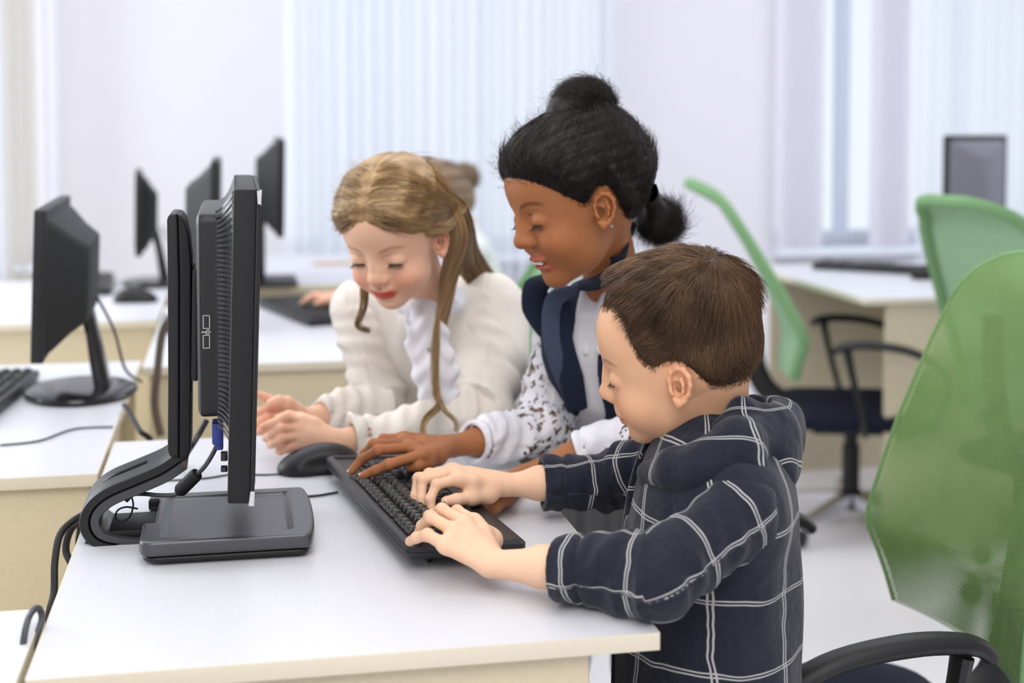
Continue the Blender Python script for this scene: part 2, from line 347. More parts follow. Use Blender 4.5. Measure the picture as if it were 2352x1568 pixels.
# ---------------------------------------------------------------- distance-field modelling (smooth unions meshed by surface nets)
class Field:
    def __init__(s, lo, hi, h):
        s.lo = np.asarray(lo, float); s.h = h; s.n = np.ceil((np.asarray(hi)-s.lo)/h).astype(int)+1
        s.D = np.full(tuple(s.n), .5, np.float32)
        s.ax = [(s.lo[i]+np.arange(s.n[i])*h).astype(np.float32) for i in range(3)]
    def _win(s, lo, hi):
        a = np.clip(np.floor((lo-s.lo)/s.h).astype(int), 0, s.n-1); b = np.clip(np.ceil((hi-s.lo)/s.h).astype(int)+1, 1, s.n)
        sl = tuple(slice(a[i], b[i]) for i in range(3))
        X = s.ax[0][sl[0]][:, None, None]; Y = s.ax[1][sl[1]][None, :, None]; Z = s.ax[2][sl[2]][None, None, :]
        return sl, X, Y, Z
    def comb(s, sl, d, k, op):
        a = s.D[sl]
        if a.size == 0: return
        if op == 'sub': d = -d; m = np.maximum(a, d); sg = 1
        elif op == 'and': m = np.maximum(a, d); sg = 1
        else: m = np.minimum(a, d); sg = -1
        if k > 0: hh = np.maximum(k-np.abs(a-d), 0)/k; m = m+sg*hh*hh*k*.25
        s.D[sl] = m
    def ell(s, c, r, R=None, k=.004, op='add', mg=.03):
        c = np.asarray(c, float); r = np.asarray(r, float)*np.ones(3); mx = r.max()+mg
        ext = np.full(3, mx) if R is not None else r+mg
        sl, X, Y, Z = s._win(c-ext, c+ext); x, y, z = X-c[0], Y-c[1], Z-c[2]
        if R is not None:   # rows of R = local axes in world
            x, y, z = (R[i][0]*x+R[i][1]*y+R[i][2]*z for i in range(3))
        k0 = np.sqrt((x/r[0])**2+(y/r[1])**2+(z/r[2])**2); k1 = np.sqrt((x/r[0]**2)**2+(y/r[1]**2)**2+(z/r[2]**2)**2)
        d = np.where(k1 > 1e-6, k0*(k0-1)/np.maximum(k1, 1e-6), -r.min()).astype(np.float32)
        s.comb(sl, d, k, op); return s
    def cap(s, a, b, ra, rb=None, k=.004, op='add', mg=.03, flat=None):
        """round cone; flat=(dir, factor) squashes the section along dir"""
        a = np.asarray(a, float); b = np.asarray(b, float); rb = ra if rb is None else rb; m = max(ra, rb)+mg
        sl, X, Y, Z = s._win(np.minimum(a, b)-m, np.maximum(a, b)+m); ab = b-a; L = max(ab@ab, 1e-12)
        x, y, z = X-a[0], Y-a[1], Z-a[2]; t = np.clip((x*ab[0]+y*ab[1]+z*ab[2])/L, 0, 1)
        x = x-t*ab[0]; y = y-t*ab[1]; z = z-t*ab[2]
        q = x*x+y*y+z*z
        if flat is not None:
            u, f = np.asarray(flat[0], float), flat[1]; w = x*u[0]+y*u[1]+z*u[2]; q = q+w*w*(f*f-1)
        d = (np.sqrt(q)-(ra+(rb-ra)*t)).astype(np.float32)
        s.comb(sl, d, k, op); return s
    def chain(s, pts, rs, k=.004, op='add', **kw):
        for i in range(len(pts)-1): s.cap(pts[i], pts[i+1], rs[i], rs[i+1], k=k if i == 0 else max(k, .002), op=op, **kw)
        return s
    def rbox(s, c, d, r, R=None, k=.002, op='add', mg=.02):
        c = np.asarray(c, float); hd = np.asarray(d, float)/2-r; m = np.full(3, np.linalg.norm(hd)+r+mg) if R is not None else hd+r+mg
        sl, X, Y, Z = s._win(c-m, c+m); x, y, z = X-c[0], Y-c[1], Z-c[2]
        if R is not None: x, y, z = (R[i][0]*x+R[i][1]*y+R[i][2]*z for i in range(3))
        qx, qy, qz = np.abs(x)-hd[0], np.abs(y)-hd[1], np.abs(z)-hd[2]
        dd = np.sqrt(np.maximum(qx, 0)**2+np.maximum(qy, 0)**2+np.maximum(qz, 0)**2)+np.minimum(np.maximum(qx, np.maximum(qy, qz)), 0)-r
        s.comb(sl, dd.astype(np.float32)*np.ones_like(s.D[sl]), k, op); return s
    def half(s, p, n, k=.002):   # keep the side n points away from
        n = unit(n); X, Y, Z = s.ax[0][:, None, None], s.ax[1][None, :, None], s.ax[2][None, None, :]
        s.comb((slice(None),)*3, ((X-p[0])*n[0]+(Y-p[1])*n[1]+(Z-p[2])*n[2]).astype(np.float32), k, 'and'); return s
    def coords(s): return s.ax[0][:, None, None], s.ax[1][None, :, None], s.ax[2][None, None, :]
    def mesh(s):
        D = s.D; S = D < 0; nx, ny, nz = D.shape
        c = np.zeros((nx-1, ny-1, nz-1), np.int8)
        offs = [(i, j, k) for i in (0, 1) for j in (0, 1) for k in (0, 1)]
        for i, j, k in offs: c += S[i:nx-1+i, j:ny-1+j, k:nz-1+k]
        I = np.argwhere((c > 0) & (c < 8))
        if not len(I): return np.zeros((0, 3)), np.zeros((0, 4), int)
        val = {o: D[I[:, 0]+o[0], I[:, 1]+o[1], I[:, 2]+o[2]] for o in offs}
        acc = np.zeros((len(I), 3)); cnt = np.zeros(len(I))
        for o in offs:
            for a in range(3):
                if o[a]: continue
                q = list(o); q[a] = 1; q = tuple(q); v0, v1 = val[o], val[q]; m = (v0 < 0) != (v1 < 0)
                t = np.where(m, v0/np.where(m, v0-v1, 1), 0); p = np.array(o, float)[None]*np.ones((len(I), 1)); p[:, a] += t
                acc += p*m[:, None]; cnt += m
        Vv = s.lo+(I+acc/cnt[:, None])*s.h
        idx = np.full(c.shape, -1, np.int32); idx[I[:, 0], I[:, 1], I[:, 2]] = np.arange(len(I)); F = []
        for a in range(3):
            b, d = (a+1) % 3, (a+2) % 3
            sl0 = [slice(1, -1)]*3; sl0[a] = slice(0, -1); sl1 = list(sl0); sl1[a] = slice(1, None)
            s0, s1 = S[tuple(sl0)], S[tuple(sl1)]; E = np.argwhere(s0 != s1); flip = s0[s0 != s1]
            E = E+1; E[:, a] -= 1
            def cell(db, dd): q = E.copy(); q[:, b] += db; q[:, d] += dd; return idx[q[:, 0], q[:, 1], q[:, 2]]
            Q = np.stack([cell(-1, -1), cell(0, -1), cell(0, 0), cell(-1, 0)], 1)
            Q[~flip] = Q[~flip][:, ::-1]; F.append(Q)
        F = np.concatenate(F); F = F[(F >= 0).all(1)]; return Vv, F
def frame_rows(fwd, up):
    """rows: forward(x), left(y), up(z) as world vectors"""
    f = unit(fwd); l = unit(np.cross(up, f)); return np.array([f, l, np.cross(f, l)])
def set_color(o, name, C):
    a = o.data.attributes.new(name, 'FLOAT_COLOR', 'POINT'); C4 = np.ones((len(C), 4), np.float32); C4[:, :3] = C; a.data.foreach_set('color', C4.ravel())
def set_float(o, name, C):
    a = o.data.attributes.new(name, 'FLOAT', 'POINT'); a.data.foreach_set('value', np.asarray(C, np.float32))
def set_uv(o, UV):
    me = o.data; uv = me.uv_layers.new(name='UVMap'); li = np.empty(len(me.loops), np.int32); me.loops.foreach_get('vertex_index', li)
    uv.data.foreach_set('uv', np.asarray(UV, np.float32)[li].ravel())
# ================================================================ ROOM
W0 = V(0, 6.0, 0)
def wallw(px):
    q = (px-1176)/FPX; return q*6.0/(E2[0]-q*E2[1])
WM_ = Matrix(((E2[0], E1[0], 0, 0), (E2[1], E1[1], 0, 6.0), (0, 0, 1, 0), (0, 0, 0, 1)))   # x along the wall, y outwards
struct(G().box((0, 2.6, -.02), (9, 10, .04)).build('floor', 'floor'))
a0, a1, b0, b1, c0, c1 = wallw(-900), wallw(118), wallw(655), wallw(1398), wallw(1765), wallw(3200)
SILL = .70
g = G()
g.box(((a1+b0)/2, .1, 1.5), (b0-a1, .2, 3.0)).box(((a0-2.0)/2+a0/2, .1, 1.5), (2.0, .2, 3.0)).box((c1+1, .1, 1.5), (2.0, .2, 3.0))
for p, q in ((a0, a1), (b0, b1), (c0, c1)):
    g.box(((p+q)/2, .1, SILL/2), (q-p, .2, SILL)); g.box(((p+q)/2, .1, 2.85), (q-p, .2, .3))
struct(g.build('wall_back', 'wall', M=WM_))
struct(G().box(((b1+c0)/2, .06, 1.5), (c0-b1, .28, 3.0)).build('trim_1', 'pier', M=WM_, label='flat pale wall pier between the two curtained windows'))
for i, (p, q, posts) in enumerate(((a0, a1, [.5]), (b0, b1, [.135, .205, .30, .62]), (c0, c1, [.12, .30, .55, .8]))):
    w = struct(root('window_%d' % (i+1), 'tall bright window in the back wall', 'window', WM_)); del w['category']; del w['label']
    w['label'] = ['bright window at the far left edge behind the cream curtain', 'wide bright window behind the sheer curtain, back wall centre', 'bright window in the right part of the back wall'][i]
    f = G()
    f.box(((p+q)/2, .10, SILL+.03), (q-p, .10, .06)).box(((p+q)/2, .10, 2.67), (q-p, .10, .06))
    f.build('window_frame', 'frame', w, WM_)
    for s_ in posts: G().box((p+(q-p)*s_, .10, 1.7), (.05 if i != 1 else .045, .07, 2.0)).build('mullion', plain('mullion_blue', (196, 212, 240) if i == 1 else (222, 232, 246), .5) if 'mullion_blue' not in bpy.data.materials else bpy.data.materials['mullion_blue'], w, WM_)  # middle window's posts added to imitate darker bluish streaks through the sheer
    G().box(((p+q)/2, .11, 1.7), (q-p-.02, .006, 1.96)).build('pane', 'glass', w, WM_)
    G().box(((p+q)/2, -.06, SILL-.015), (q-p, .22, .03), bev=.006).build('window_sill', 'frame', w, WM_)
struct(G().box(((a1+b0)/2, -.01, .05), (b0-a1, .02, .1)).build('baseboard_back', 'frame', M=WM_))
struct(G().box((-3.9, 2.2, .35), (.1, 9.6, .7)).box((-3.9, 2.2, 2.9), (.1, 9.6, .2)).box((-3.9, -.7, 1.75), (.1, 3.8, 2.1)).box((-3.9, 6.4, 1.75), (.1, 1.2, 2.1)).build('wall_left', 'wall'))
struct(G().box((3.9, 2.2, 1.5), (.1, 9.6, 3.0)).build('wall_right', 'wall')); struct(G().box((0, -2.4, 1.5), (8, .1, 3.0)).build('wall_front', 'wall'))
struct(G().box((0, 2.4, 3.05), (9, 10, .1)).build('ceiling', 'wall'))
def drape(name, x0, x1, y, z0, z1, mat, label, waves, amp, seed, group=None):
    r = random.Random(seed); n = int((x1-x0)/.006)+2; g = G(); ph = r.random()*6; f1 = waves
    col = []
    for i in range(n):
        t = i/(n-1); a = math.sin(t*f1*2*PI+ph+.9*math.sin(t*f1*1.7+ph*2)); a2 = math.sin(t*f1*5.3+ph)*.35
        col.append((x0+(x1-x0)*t, y+amp*(a+a2)))
    vs = []; nz = 5
    for k in range(nz):
        z = z0+(z1-z0)*k/(nz-1); sq = 1-.25*(k/(nz-1))
        vs += [(px, y+(py-y)*sq, z) for px, py in col]
    f = [(k*n+i, k*n+i+1, (k+1)*n+i+1, (k+1)*n+i) for k in range(nz-1) for i in range(n-1)]
    o = mesh(name, vs, f, mat, None, WM_, smooth=True); tag(o, label, 'curtain', group); return o
drape('sheer_curtain', wallw(648), wallw(1392), -.16, .10, 2.72, 'sheer', 'white sheer curtain with fine vertical folds over the middle window', 26, .022, 3)
drape('curtain', wallw(-30), wallw(34), -.22, .05, 2.72, 'sheer', 'bluish sheer curtain strip at the far left edge of the picture', 3, .02, 5)
drape('curtain', wallw(18), wallw(112), -.16, .05, 2.72, 'cream_curtain', 'cream curtain hanging left of the plain wall', 3.3, .02, 8)
drape('curtain', wallw(100), wallw(150), -.20, .05, 2.72, 'blind', 'narrow bluish white curtain edge beside the cream curtain', 1.6, .018, 9)
# vertical blinds on the right window
bl = root('vertical_blind', 'closed white vertical blind hanging left of the bare right window', 'blind', WM_)
for k in range(7): 
    x = wallw(1774+k*13); G().prism([(x-.03, -.12), (x-.012, -.142), (x+.012, -.142), (x+.03, -.12), (x+.012, -.139), (x-.012, -.139)], .66, 2.72, 'z').build('slat', 'blind', bl, WM_)
bl = root('vertical_blind', 'single pale blind strip hanging between bright panes, behind right chair tops', 'blind', WM_)
for k in range(6):
    x = wallw(1984+k*13); G().prism([(x-.03, -.12), (x-.012, -.15), (x+.012, -.15), (x+.03, -.12), (x+.012, -.147), (x-.012, -.147)], .66, 2.72, 'z').build('slat', 'blind', bl, WM_)
drape('sheer_curtain', wallw(2068), wallw(2700), -.16, .10, 2.72, 'sheer', 'white sheer curtain behind the far right monitor', 22, .022, 13)

# ================================================================ DESKS
def desk(s0, t0, label, flip=False, W=.625, L=.98, frame=DM):
    M = frame @ Matrix.Translation((s0, t0, 0))
    if flip: M = frame @ Matrix.Translation((s0+W, t0+L, 0)) @ Matrix.Rotation(PI, 4, 'Z')
    r = root('desk', label, 'desk', M, 'pale maple computer desks in rows')
    G().box((W/2, L/2, .741), (W-.003, L-.003, .018)).build('tabletop', 'desk', r, M)
    for x, y, a, b in ((W/2, .00075, W, .0015), (W/2, L-.00075, W, .0015), (.00075, L/2, .0015, L), (W-.00075, L/2, .0015, L)): G().box((x, y, .7409), (a, b, .0184), bev=.0004).build('edge_band', 'edge', r, M)  # thin strips added so the less lit edges differ from the glaring top
    for y in (.022, L-.022): G().box((W/2-.03, y, .366), (W-.085, .018, .732), bev=.001).build('end_panel', 'panel', r, M)
    G().box((.05, L/2, .50), (.016, L-.062, .46), bev=.001).build('modesty_panel', 'panel', r, M)
    for y in (.10, L-.10): G().box((W/2-.03, y, .722), (W-.10, .05, .02), bev=.001).build('rail', 'panel', r, M)
    return r
desk(0, 0, 'nearest pale desk that the boy and both girls lean on')
desk(-.632, -.782, 'pale desk whose corner just shows at the lower left edge', True)
desk(-.632, .775, 'pale desk at left with the tilted monitor on an oval foot', True)
desk(-.632, 2.37, 'pale desk at far left with a mouse, behind the oval foot monitor', True)
desk(0, 1.67, 'pale desk behind the blonde girl with a black keyboard', False)
desk(0, 3.08, 'farthest pale desk near the sheer curtain in the middle row', False)
RM = Matrix(((E2[0], E1[0], 0, 1.036), (E2[1], E1[1], 0, 4.028), (0, 0, 1, 0), (0, 0, 0, 1)))
desk(0, 0, 'pale desk on the right with the grey backed monitor', True, .72, .95, RM)

# ================================================================ MAIN MONITOR (traced side outline, real depth)
T0 = .262                                   # near edge of the screen
def prof(pts, t): return [loc(x, y, t) for x, y in pts]
mM = DM
mon = root('monitor', 'large black monitor seen edge-on on the nearest desk, on a curved stand with tray foot', 'monitor', DM @ Matrix.Translation((.19, .46, .75)))
g = G(); P = prof([(536, 434), (590, 434), (574, 1158), (522, 1158)], T0)
g.prism(P, T0, T0+.405, 'y', bev=.0035); g.build('back_shell', 'black_matte', mon, mM)
P = prof([(589, 433), (601, 440), (584, 1160), (573, 1159)], T0)
g = G().prism(P, T0-.0008, T0+.4058, 'y', bev=.003); g.build('bezel', 'black', mon, mM)
P = prof([(600, 475), (602.5, 475), (586.5, 1120), (584, 1120)], T0)
G().prism(P, T0+.018, T0+.387, 'y').build('screen', 'screen', mon, mM)
P = prof([(590, 438), (601.5, 438), (599.5, 470), (592, 468)], T0); G().prism(P, T0-.0016, T0+.02, 'y').build('corner_trim', 'silver', mon, mM, label='silver upper corner trim')
P = prof([(575, 1128), (585, 1128), (583.5, 1161), (571, 1161)], T0); G().prism(P, T0-.0016, T0+.02, 'y').build('corner_trim', 'silver', mon, mM, label='silver lower corner trim')
# rear housing: rings running from its flat back to the screen shell, flaring concavely
TC = T0+.2025
zt = loc(490, 490, .32)[1]; zb = loc(480, 962, .32)[1]; s_back = loc(453, 760, .325)[0]; s_shell = loc(533, 700, T0)[0]+.004
R = []; NS = 14
def house(k):                                # k 0..1 from back to shell
    s_ = s_back+(s_shell-s_back)*k; q = max(0, (k-.48)/.52); fl = q**2.3
    ht = .142+.045*fl; z0 = zb-.040*fl; z1 = zt+.035*fl; rr = .012+.012*fl
    if k < .12: sh = (.12-k)/.12; ht -= .006*sh**2; z0 += .006*sh**2; z1 -= .006*sh**2
    return s_, ht, z0, z1, rr
for i in range(NS+1):
    s_, ht, z0, z1, rr = house(i/NS)
    R.append([(s_, TC+a, (z0+z1)/2+b) for a, b in rrect(ht, (z1-z0)/2, rr)])
hs = G().rings(R).build('rear_housing', 'black', mon, mM)
def house_side(k, lift): s_, ht, z0, z1, rr = house(k); return s_, TC-ht-lift
g = G(); N = 46; zv0, zv1 = zb-.012, zt+.004
for i in range(N):                           # raised louvres between dark slots, following the flare
    zc = zv0+(zv1-zv0)*(i+.5)/N; e = (zc-(zb+zt)/2)/((zt-zb)/2)
    bow = .018*max(0, abs(e)-.62)/.38*math.copysign(1, e)*1.4
    pts = []
    for k in np.linspace(.50, .97, 9):
        s_, tt = house_side(k, .0012); pts.append((s_, tt, zc+bow*((k-.5)/.47)**1.6))
    pts[0] = (pts[0][0], pts[0][1]+.002, pts[0][2])
    vs = []; h2 = .0019
    for q in pts: vs += [(q[0], q[1], q[2]+h2), (q[0]-.0004, q[1]+.003, q[2]+h2), (q[0]-.0004, q[1]+.003, q[2]-h2), (q[0], q[1], q[2]-h2)]
    n = len(pts); f = [(4*j+a, 4*j+(a+1) % 4, 4*j+4+(a+1) % 4, 4*j+4+a) for j in range(n-1) for a in range(4)]+[(0, 1, 2, 3), (4*n-4, 4*n-1, 4*n-2, 4*n-3)]
    g.add(vs, f)
g.build('vent_louvres', 'grey_plastic', mon, mM, kind='stuff')
for yc in (739, 784):
    s_, z_ = loc(474, yc, TC-.142); w, h = .0085, .0165
    p = G()
    p.prism([(s_-w/2, z_-h/2), (s_+w/2, z_-h/2), (s_+w/2, z_-h/2+.0012), (s_-w/2, z_-h/2+.0012)], TC-.1432, TC-.139)
    p.prism([(s_-w/2, z_+h/2-.0012), (s_+w/2, z_+h/2-.0012), (s_+w/2, z_+h/2), (s_-w/2, z_+h/2)], TC-.1432, TC-.139)
    p.prism([(s_-w/2, z_-h/2), (s_-w/2+.0012, z_-h/2), (s_-w/2+.0012, z_+h/2), (s_-w/2, z_+h/2)], TC-.1432, TC-.139)
    p.prism([(s_+w/2-.0012, z_-h/2), (s_+w/2, z_-h/2), (s_+w/2, z_+h/2), (s_+w/2-.0012, z_+h/2)], TC-.1432, TC-.139)
    prt = p.build('port', 'steel_rim', mon, mM)
    G().box((s_, TC-.1415, z_), (w-.002, .002, h-.002)).build('socket', 'black_gloss', prt, mM)
    G().box((s_+.001, TC-.1428, z_), (.002, .002, h-.005)).build('tongue', 'black', prt, mM)
s_, z_ = loc(474, 762, TC-.142); g = G(); y_ = TC-.1427; r_ = .0006
g.tube([(s_-.0045, y_, z_), (s_+.004, y_, z_)], .0004, 5, sub=1); g.tube([(s_-.001, y_, z_), (s_+.001, y_, z_+.0022), (s_+.003, y_, z_+.0022)], .0004, 5, sub=1)
g.tube([(s_-.002, y_, z_), (s_, y_, z_-.0022), (s_+.002, y_, z_-.0022)], .0004, 5, sub=1)
g.box((s_+.003, y_, z_-.0022), (.0012, .0008, .0012)).box((s_+.003, y_, z_+.0022), (.0012, .0008, .0012)).box((s_-.0045, y_, z_), (.0016, .0008, .0016)).box((s_+.0045, y_, z_), (.0016, .0008, .001))
g.build('port_symbol', 'white_print', mon, mM)
tn = T0+.150; tf = tn+.095                   # stand arm: near and far faces
P = prof([(441, 622), (446, 614), (456, 614), (456, 874), (446, 876), (438, 868)], tn+.0)
G().prism(P, tn-.002, tf+.002, 'y', bev=.003).build('mounting_plate', 'black', mon, mM)
neckA = [(383, 506), (386, 496), (394, 491), (404, 491), (408, 500), (412, 640), (411, 1040), (408, 1062), (398, 1056), (388, 1044), (385, 1032), (386, 880), (385, 620)]
neckB = [(405, 491), (414, 494), (424, 508), (433, 545), (438, 600), (438, 900), (437, 1038), (430, 1054), (424, 1059), (410, 1062), (412, 1040), (413, 640), (409, 500)]
G().prism(prof(neckA, tn), tn, tf, 'y', bev=.003, seg=3).build('neck', 'black', mon, mM)
G().prism(prof(neckB, tn), tn, tf, 'y', bev=.003, seg=3).build('neck_cover', 'black_matte', mon, mM)
def band(c, w, n=4):                         # centre line + thickness -> outline in (s,z)
    P, R = spline([np.array([*loc(x, y, tn), 0]) for x, y in c], w, n); out, inn = [], []
    for i, p in enumerate(P):
        t = unit(P[min(i+1, len(P)-1)]-P[max(i-1, 0)]); nn = V(-t[1], t[0], 0)
        out.append(tuple((p+nn*R[i])[:2])); inn.append(tuple((p-nn*R[i])[:2]))
    return out, inn
cl = [(416, 1060), (374, 1088), (310, 1116), (250, 1142), (216, 1170), (205, 1200), (214, 1228), (240, 1245), (290, 1252), (348, 1252)]
ww = [.0125, .0125, .0125, .0125, .0125, .0125, .0122, .0110, .0090, .0075]
o_, i_ = band(cl, ww)
def strip(ol, il, a, b, name, mat):
    Rr = []
    bv = .003
    for y, k in ((a, .22), (a+bv, 0), (b-bv, 0), (b, .22)):
        Rr.append([(p[0]+(q[0]-p[0])*k*.5, y, p[1]+(q[1]-p[1])*k*.5) for p, q in zip(ol, il)]+[(q[0]+(p[0]-q[0])*k*.5, y, q[1]+(p[1]-q[1])*k*.5) for p, q in zip(ol[::-1], il[::-1])])
    g = G(); n = len(Rr[0]); h = n//2
    v = [p for r in Rr for p in r]; f = [(i*n+k, i*n+(k+1) % n, (i+1)*n+(k+1) % n, (i+1)*n+k) for i in range(3) for k in range(n)]
    for base in (0, 3*n): f += [(base+k, base+k+1, base+n-2-k, base+n-1-k) for k in range(h-1)]
    return g.add(v, f).build(name, mat, mon, mM)
mid = [((p[0]+q[0])/2, (p[1]+q[1])/2) for p, q in zip(o_, i_)]
off = lambda A, B, k: [(p[0]+(q[0]-p[0])*k, p[1]+(q[1]-p[1])*k) for p, q in zip(A, B)]
strip(o_, off(o_, i_, .485), tn, tf, 'stand_arm', 'grey_plastic'); strip(off(o_, i_, .515), i_, tn, tf, 'stand_arm_cover', 'black')
# cable slot on top of the arm, lying on its upper (right-hand) side
P_, _ = spline([np.array([*loc(x, y, tn), 0]) for x, y in [(232, 1132), (258, 1117), (296, 1101), (334, 1085)]], [1]*4, 5)
g = G(); vs = []
for i, p in enumerate(P_):
    t = unit(P_[min(i+1, len(P_)-1)]-P_[max(i-1, 0)]); nn = V(-t[1], t[0], 0)*(1 if -t[1]*0+t[0] > 0 else -1)
    for tt in ((tn+tf)/2-.005, (tn+tf)/2+.005): q = p+nn*.0032; vs.append((q[0], tt, q[1])); q = p-nn*.004; vs.append((q[0], tt, q[1]))
n = len(P_); f = []
for i in range(n-1): a = 4*i; b = a+4; f += [(a, a+2, b+2, b), (a+1, b+1, b+3, a+3), (a, b, b+1, a+1), (a+2, a+3, b+3, b+2)]
f += [(0, 1, 3, 2), (4*n-4, 4*n-2, 4*n-1, 4*n-3)]
g.add(vs, f).build('cable_slot', 'black_gloss', mon, mM)
# foot: tongue plate, rear wedge and the deep tray
sA = loc(190, 1240, tn)[0]; sB = loc(316, 1262, .33)[0]; sC = loc(733, 1262, .33)[0]
G().box(((sA+.02+sB+.03)/2, (tn+tf)/2, .7615), (sB-sA-.01, tf-tn-.014, .010), bev=.003).build('tongue_plate', 'black_matte', mon, mM)
G().prism([(sA, .7505), (sA+.075, .7505), (sA+.055, .763), (sA+.012, .766)], tn+.012, tf-.012, 'y', bev=.002).build('rear_foot', 'black_matte', mon, mM)
L = sC-sB; cx = (sB+sC)/2; ty0, ty1 = T0+.050, T0+.272; cy = (ty0+ty1)/2
def tray(z0, z1, ins, cut, h=.0016):
    F = Field((sB-.02, ty0-.02, z0-.01), (sC+.03, ty1+.02, z1+.02), h)
    F.rbox((cx, cy, (z0+z1)/2), (L-2*ins, ty1-ty0-2*ins, z1-z0), .0055 if cut else .004, k=0)
    F.ell((cx+L*.5-.045, cy, (z0+z1)/2), (.053-ins, .150-ins, .05), k=.012, mg=.05) if False else None
    X, Y, Z = F.coords()
    # rounded plan corners + gently bowed front edge
    qx, qy = np.abs(X-cx)-(L/2-ins-.022), np.abs(Y-cy)-((ty1-ty0)/2-ins-.022)
    d = np.sqrt(np.maximum(qx, 0)**2+np.maximum(qy, 0)**2)+np.minimum(np.maximum(qx, qy), 0)-.022
    F.comb((slice(None),)*3, (d+0*Z).astype(np.float32), .006, 'and')
    bow = (X-(sC-ins-.010*((Y-cy)/(ty1-ty0)*2)**2)); F.comb((slice(None),)*3, (bow+0*Z).astype(np.float32), .006, 'and')
    if cut:
        F.half((sB, 0, z1+.001), (-.022, 0, 1), .003)            # top falls slightly towards the back
        F.rbox((cx-.002, cy+.004, z1+.006), (L-.062, ty1-ty0-.046, .020), .006, k=.006, op='sub')
        F.rbox((sB+.0015, cy+.03, z1), (.03, tf-tn+.016, .03), .002, k=.003, op='sub')
    return F.mesh()
v, f = tray(.7535, .7615, .004, False); mesh('tray_base', v, f, 'black', mon, mM, smooth=True)
v, f = tray(.762, .7805, 0, True); mesh('tray_foot', v, f, 'pewter', mon, mM, smooth=True)
G().box((cx, cy, .7517), (L-.03, ty1-ty0-.05, .003)).build('rubber_pad', 'black_matte', mon, mM)
# plugs under the housing
def P3(px, py, t): s_, z_ = loc(px, py, t); return np.array([s_, t, z_])
tc = T0+.10
c = P3(500, 985, tc); G().box((c[0], tc, c[2]-.003), (.013, .032, .026), bev=.002).box((c[0]+.002, tc, c[2]-.018), (.009, .022, .012), bev=.002).build('plug', 'blue_plastic', mon, mM, label='blue plug with thumb screws')
for y_, w in ((1047, .010), (1076, .006)):
    c = P3(515, y_, T0+.03); G().box((c[0], T0+.03, c[2]), (.008, .012, w), bev=.0015).build('button', 'black_gloss', mon, mM)

# cables of the main monitor
cb = G().tube([P3(*q) for q in [(502, 1010, tc), (492, 1035, tc), (472, 1068, tc), (448, 1093, tc+.01)]], .0030, 10).tube([P3(*q) for q in [(418, 1128, tc+.02), (400, 1136, tc+.03), (365, 1137, tn-.004), (330, 1134, tn+.02), (305, 1136, tn+.045), (290, 1150, tn+.05)]], .0027, 10).build('monitor_cable', 'grey_plastic', M=DM)
reroot(cb, tuple(st(*to_st(st(.1, .4))[:2]))) if False else None
tag(cb, 'dark video cable looping below the nearest monitor', 'cable')
a, b = P3(455, 1085, tc+.008), P3(410, 1130, tc+.022); d = unit(b-a)
G().tube([a+d*0, a+d*.002, a+d*.006, b-d*.004, b], [.0045, .0075, .0085, .0085, .006], 14, sub=1).build('ferrite_bead', 'black_matte', cb, DM)
o = G().tube([P3(*q) for q in [(302, 1140, tn+.03), (306, 1160, tn+.03), (298, 1186, tn+.03), (280, 1198, tn+.03), (266, 1190, tn+.03), (270, 1172, tn+.035), (290, 1164, tn+.04), (316, 1168, tn+.05)]], .0012, 8).build('thin_cable', 'black', M=DM); tag(o, 'thin black cable loop curled behind the curved stand foot', 'cable')
o = G().tube([st(*to_st(pt(474, 966, 2.02))), st(*to_st(pt(455, 1000, 2.0))), st(*to_st(pt(436, 1030, 1.98))), pz(415, 1062, .754)], .0045, 8).build('power_cable', 'black'); tag(o, 'black cable seen slanting between stand neck and monitor', 'cable')
edge = lambda y, x, z, Y: pt(x, y, Y)
o = G().tube([pz(195, 1180, .770), pt(168, 1196, 1.76), pt(138, 1228, 1.74), pt(126, 1290, 1.72), pt(124, 1360, 1.70), pt(112, 1420, 1.68), pt(105, 1560, 1.68)], .0048, 8).build('power_cable', 'black_matte'); tag(o, 'thick black cable drooping over the back edge of the nearest desk, outermost', 'cable')
o = G().tube([pz(200, 1186, .765), pt(172, 1204, 1.80), pt(156, 1232, 1.80), pt(152, 1268, 1.79), pt(170, 1310, 1.77), pt(190, 1400, 1.75)], .0048, 8).build('power_cable', 'black_matte'); tag(o, 'black cable bending down just right of the outermost drooping cable', 'cable')
o = G().tube([pz(206, 1184, .765), pt(184, 1205, 1.83), pt(178, 1235, 1.82), pt(176, 1300, 1.80)], .0030, 8).build('power_cable', 'black_matte'); tag(o, 'short thin black cable end close behind the stand bend', 'cable')
o = G().tube([pz(380, 1103, .7515), pz(470, 1098, .7515), pz(540, 1088, .7515), pz(600, 1090, .7515), pz(648, 1088, .7515)], .0014, 6).build('mouse_cable', 'grey_plastic'); tag(o, 'thin mouse cable lying on the nearest desk', 'cable')
o = G().tube([pz(700, 1140, .752), pz(735, 1137, .752), pz(776, 1130, .7525)], .0017, 6).build('keyboard_cable', 'black'); tag(o, 'thin black keyboard cable running to the tray foot', 'cable')

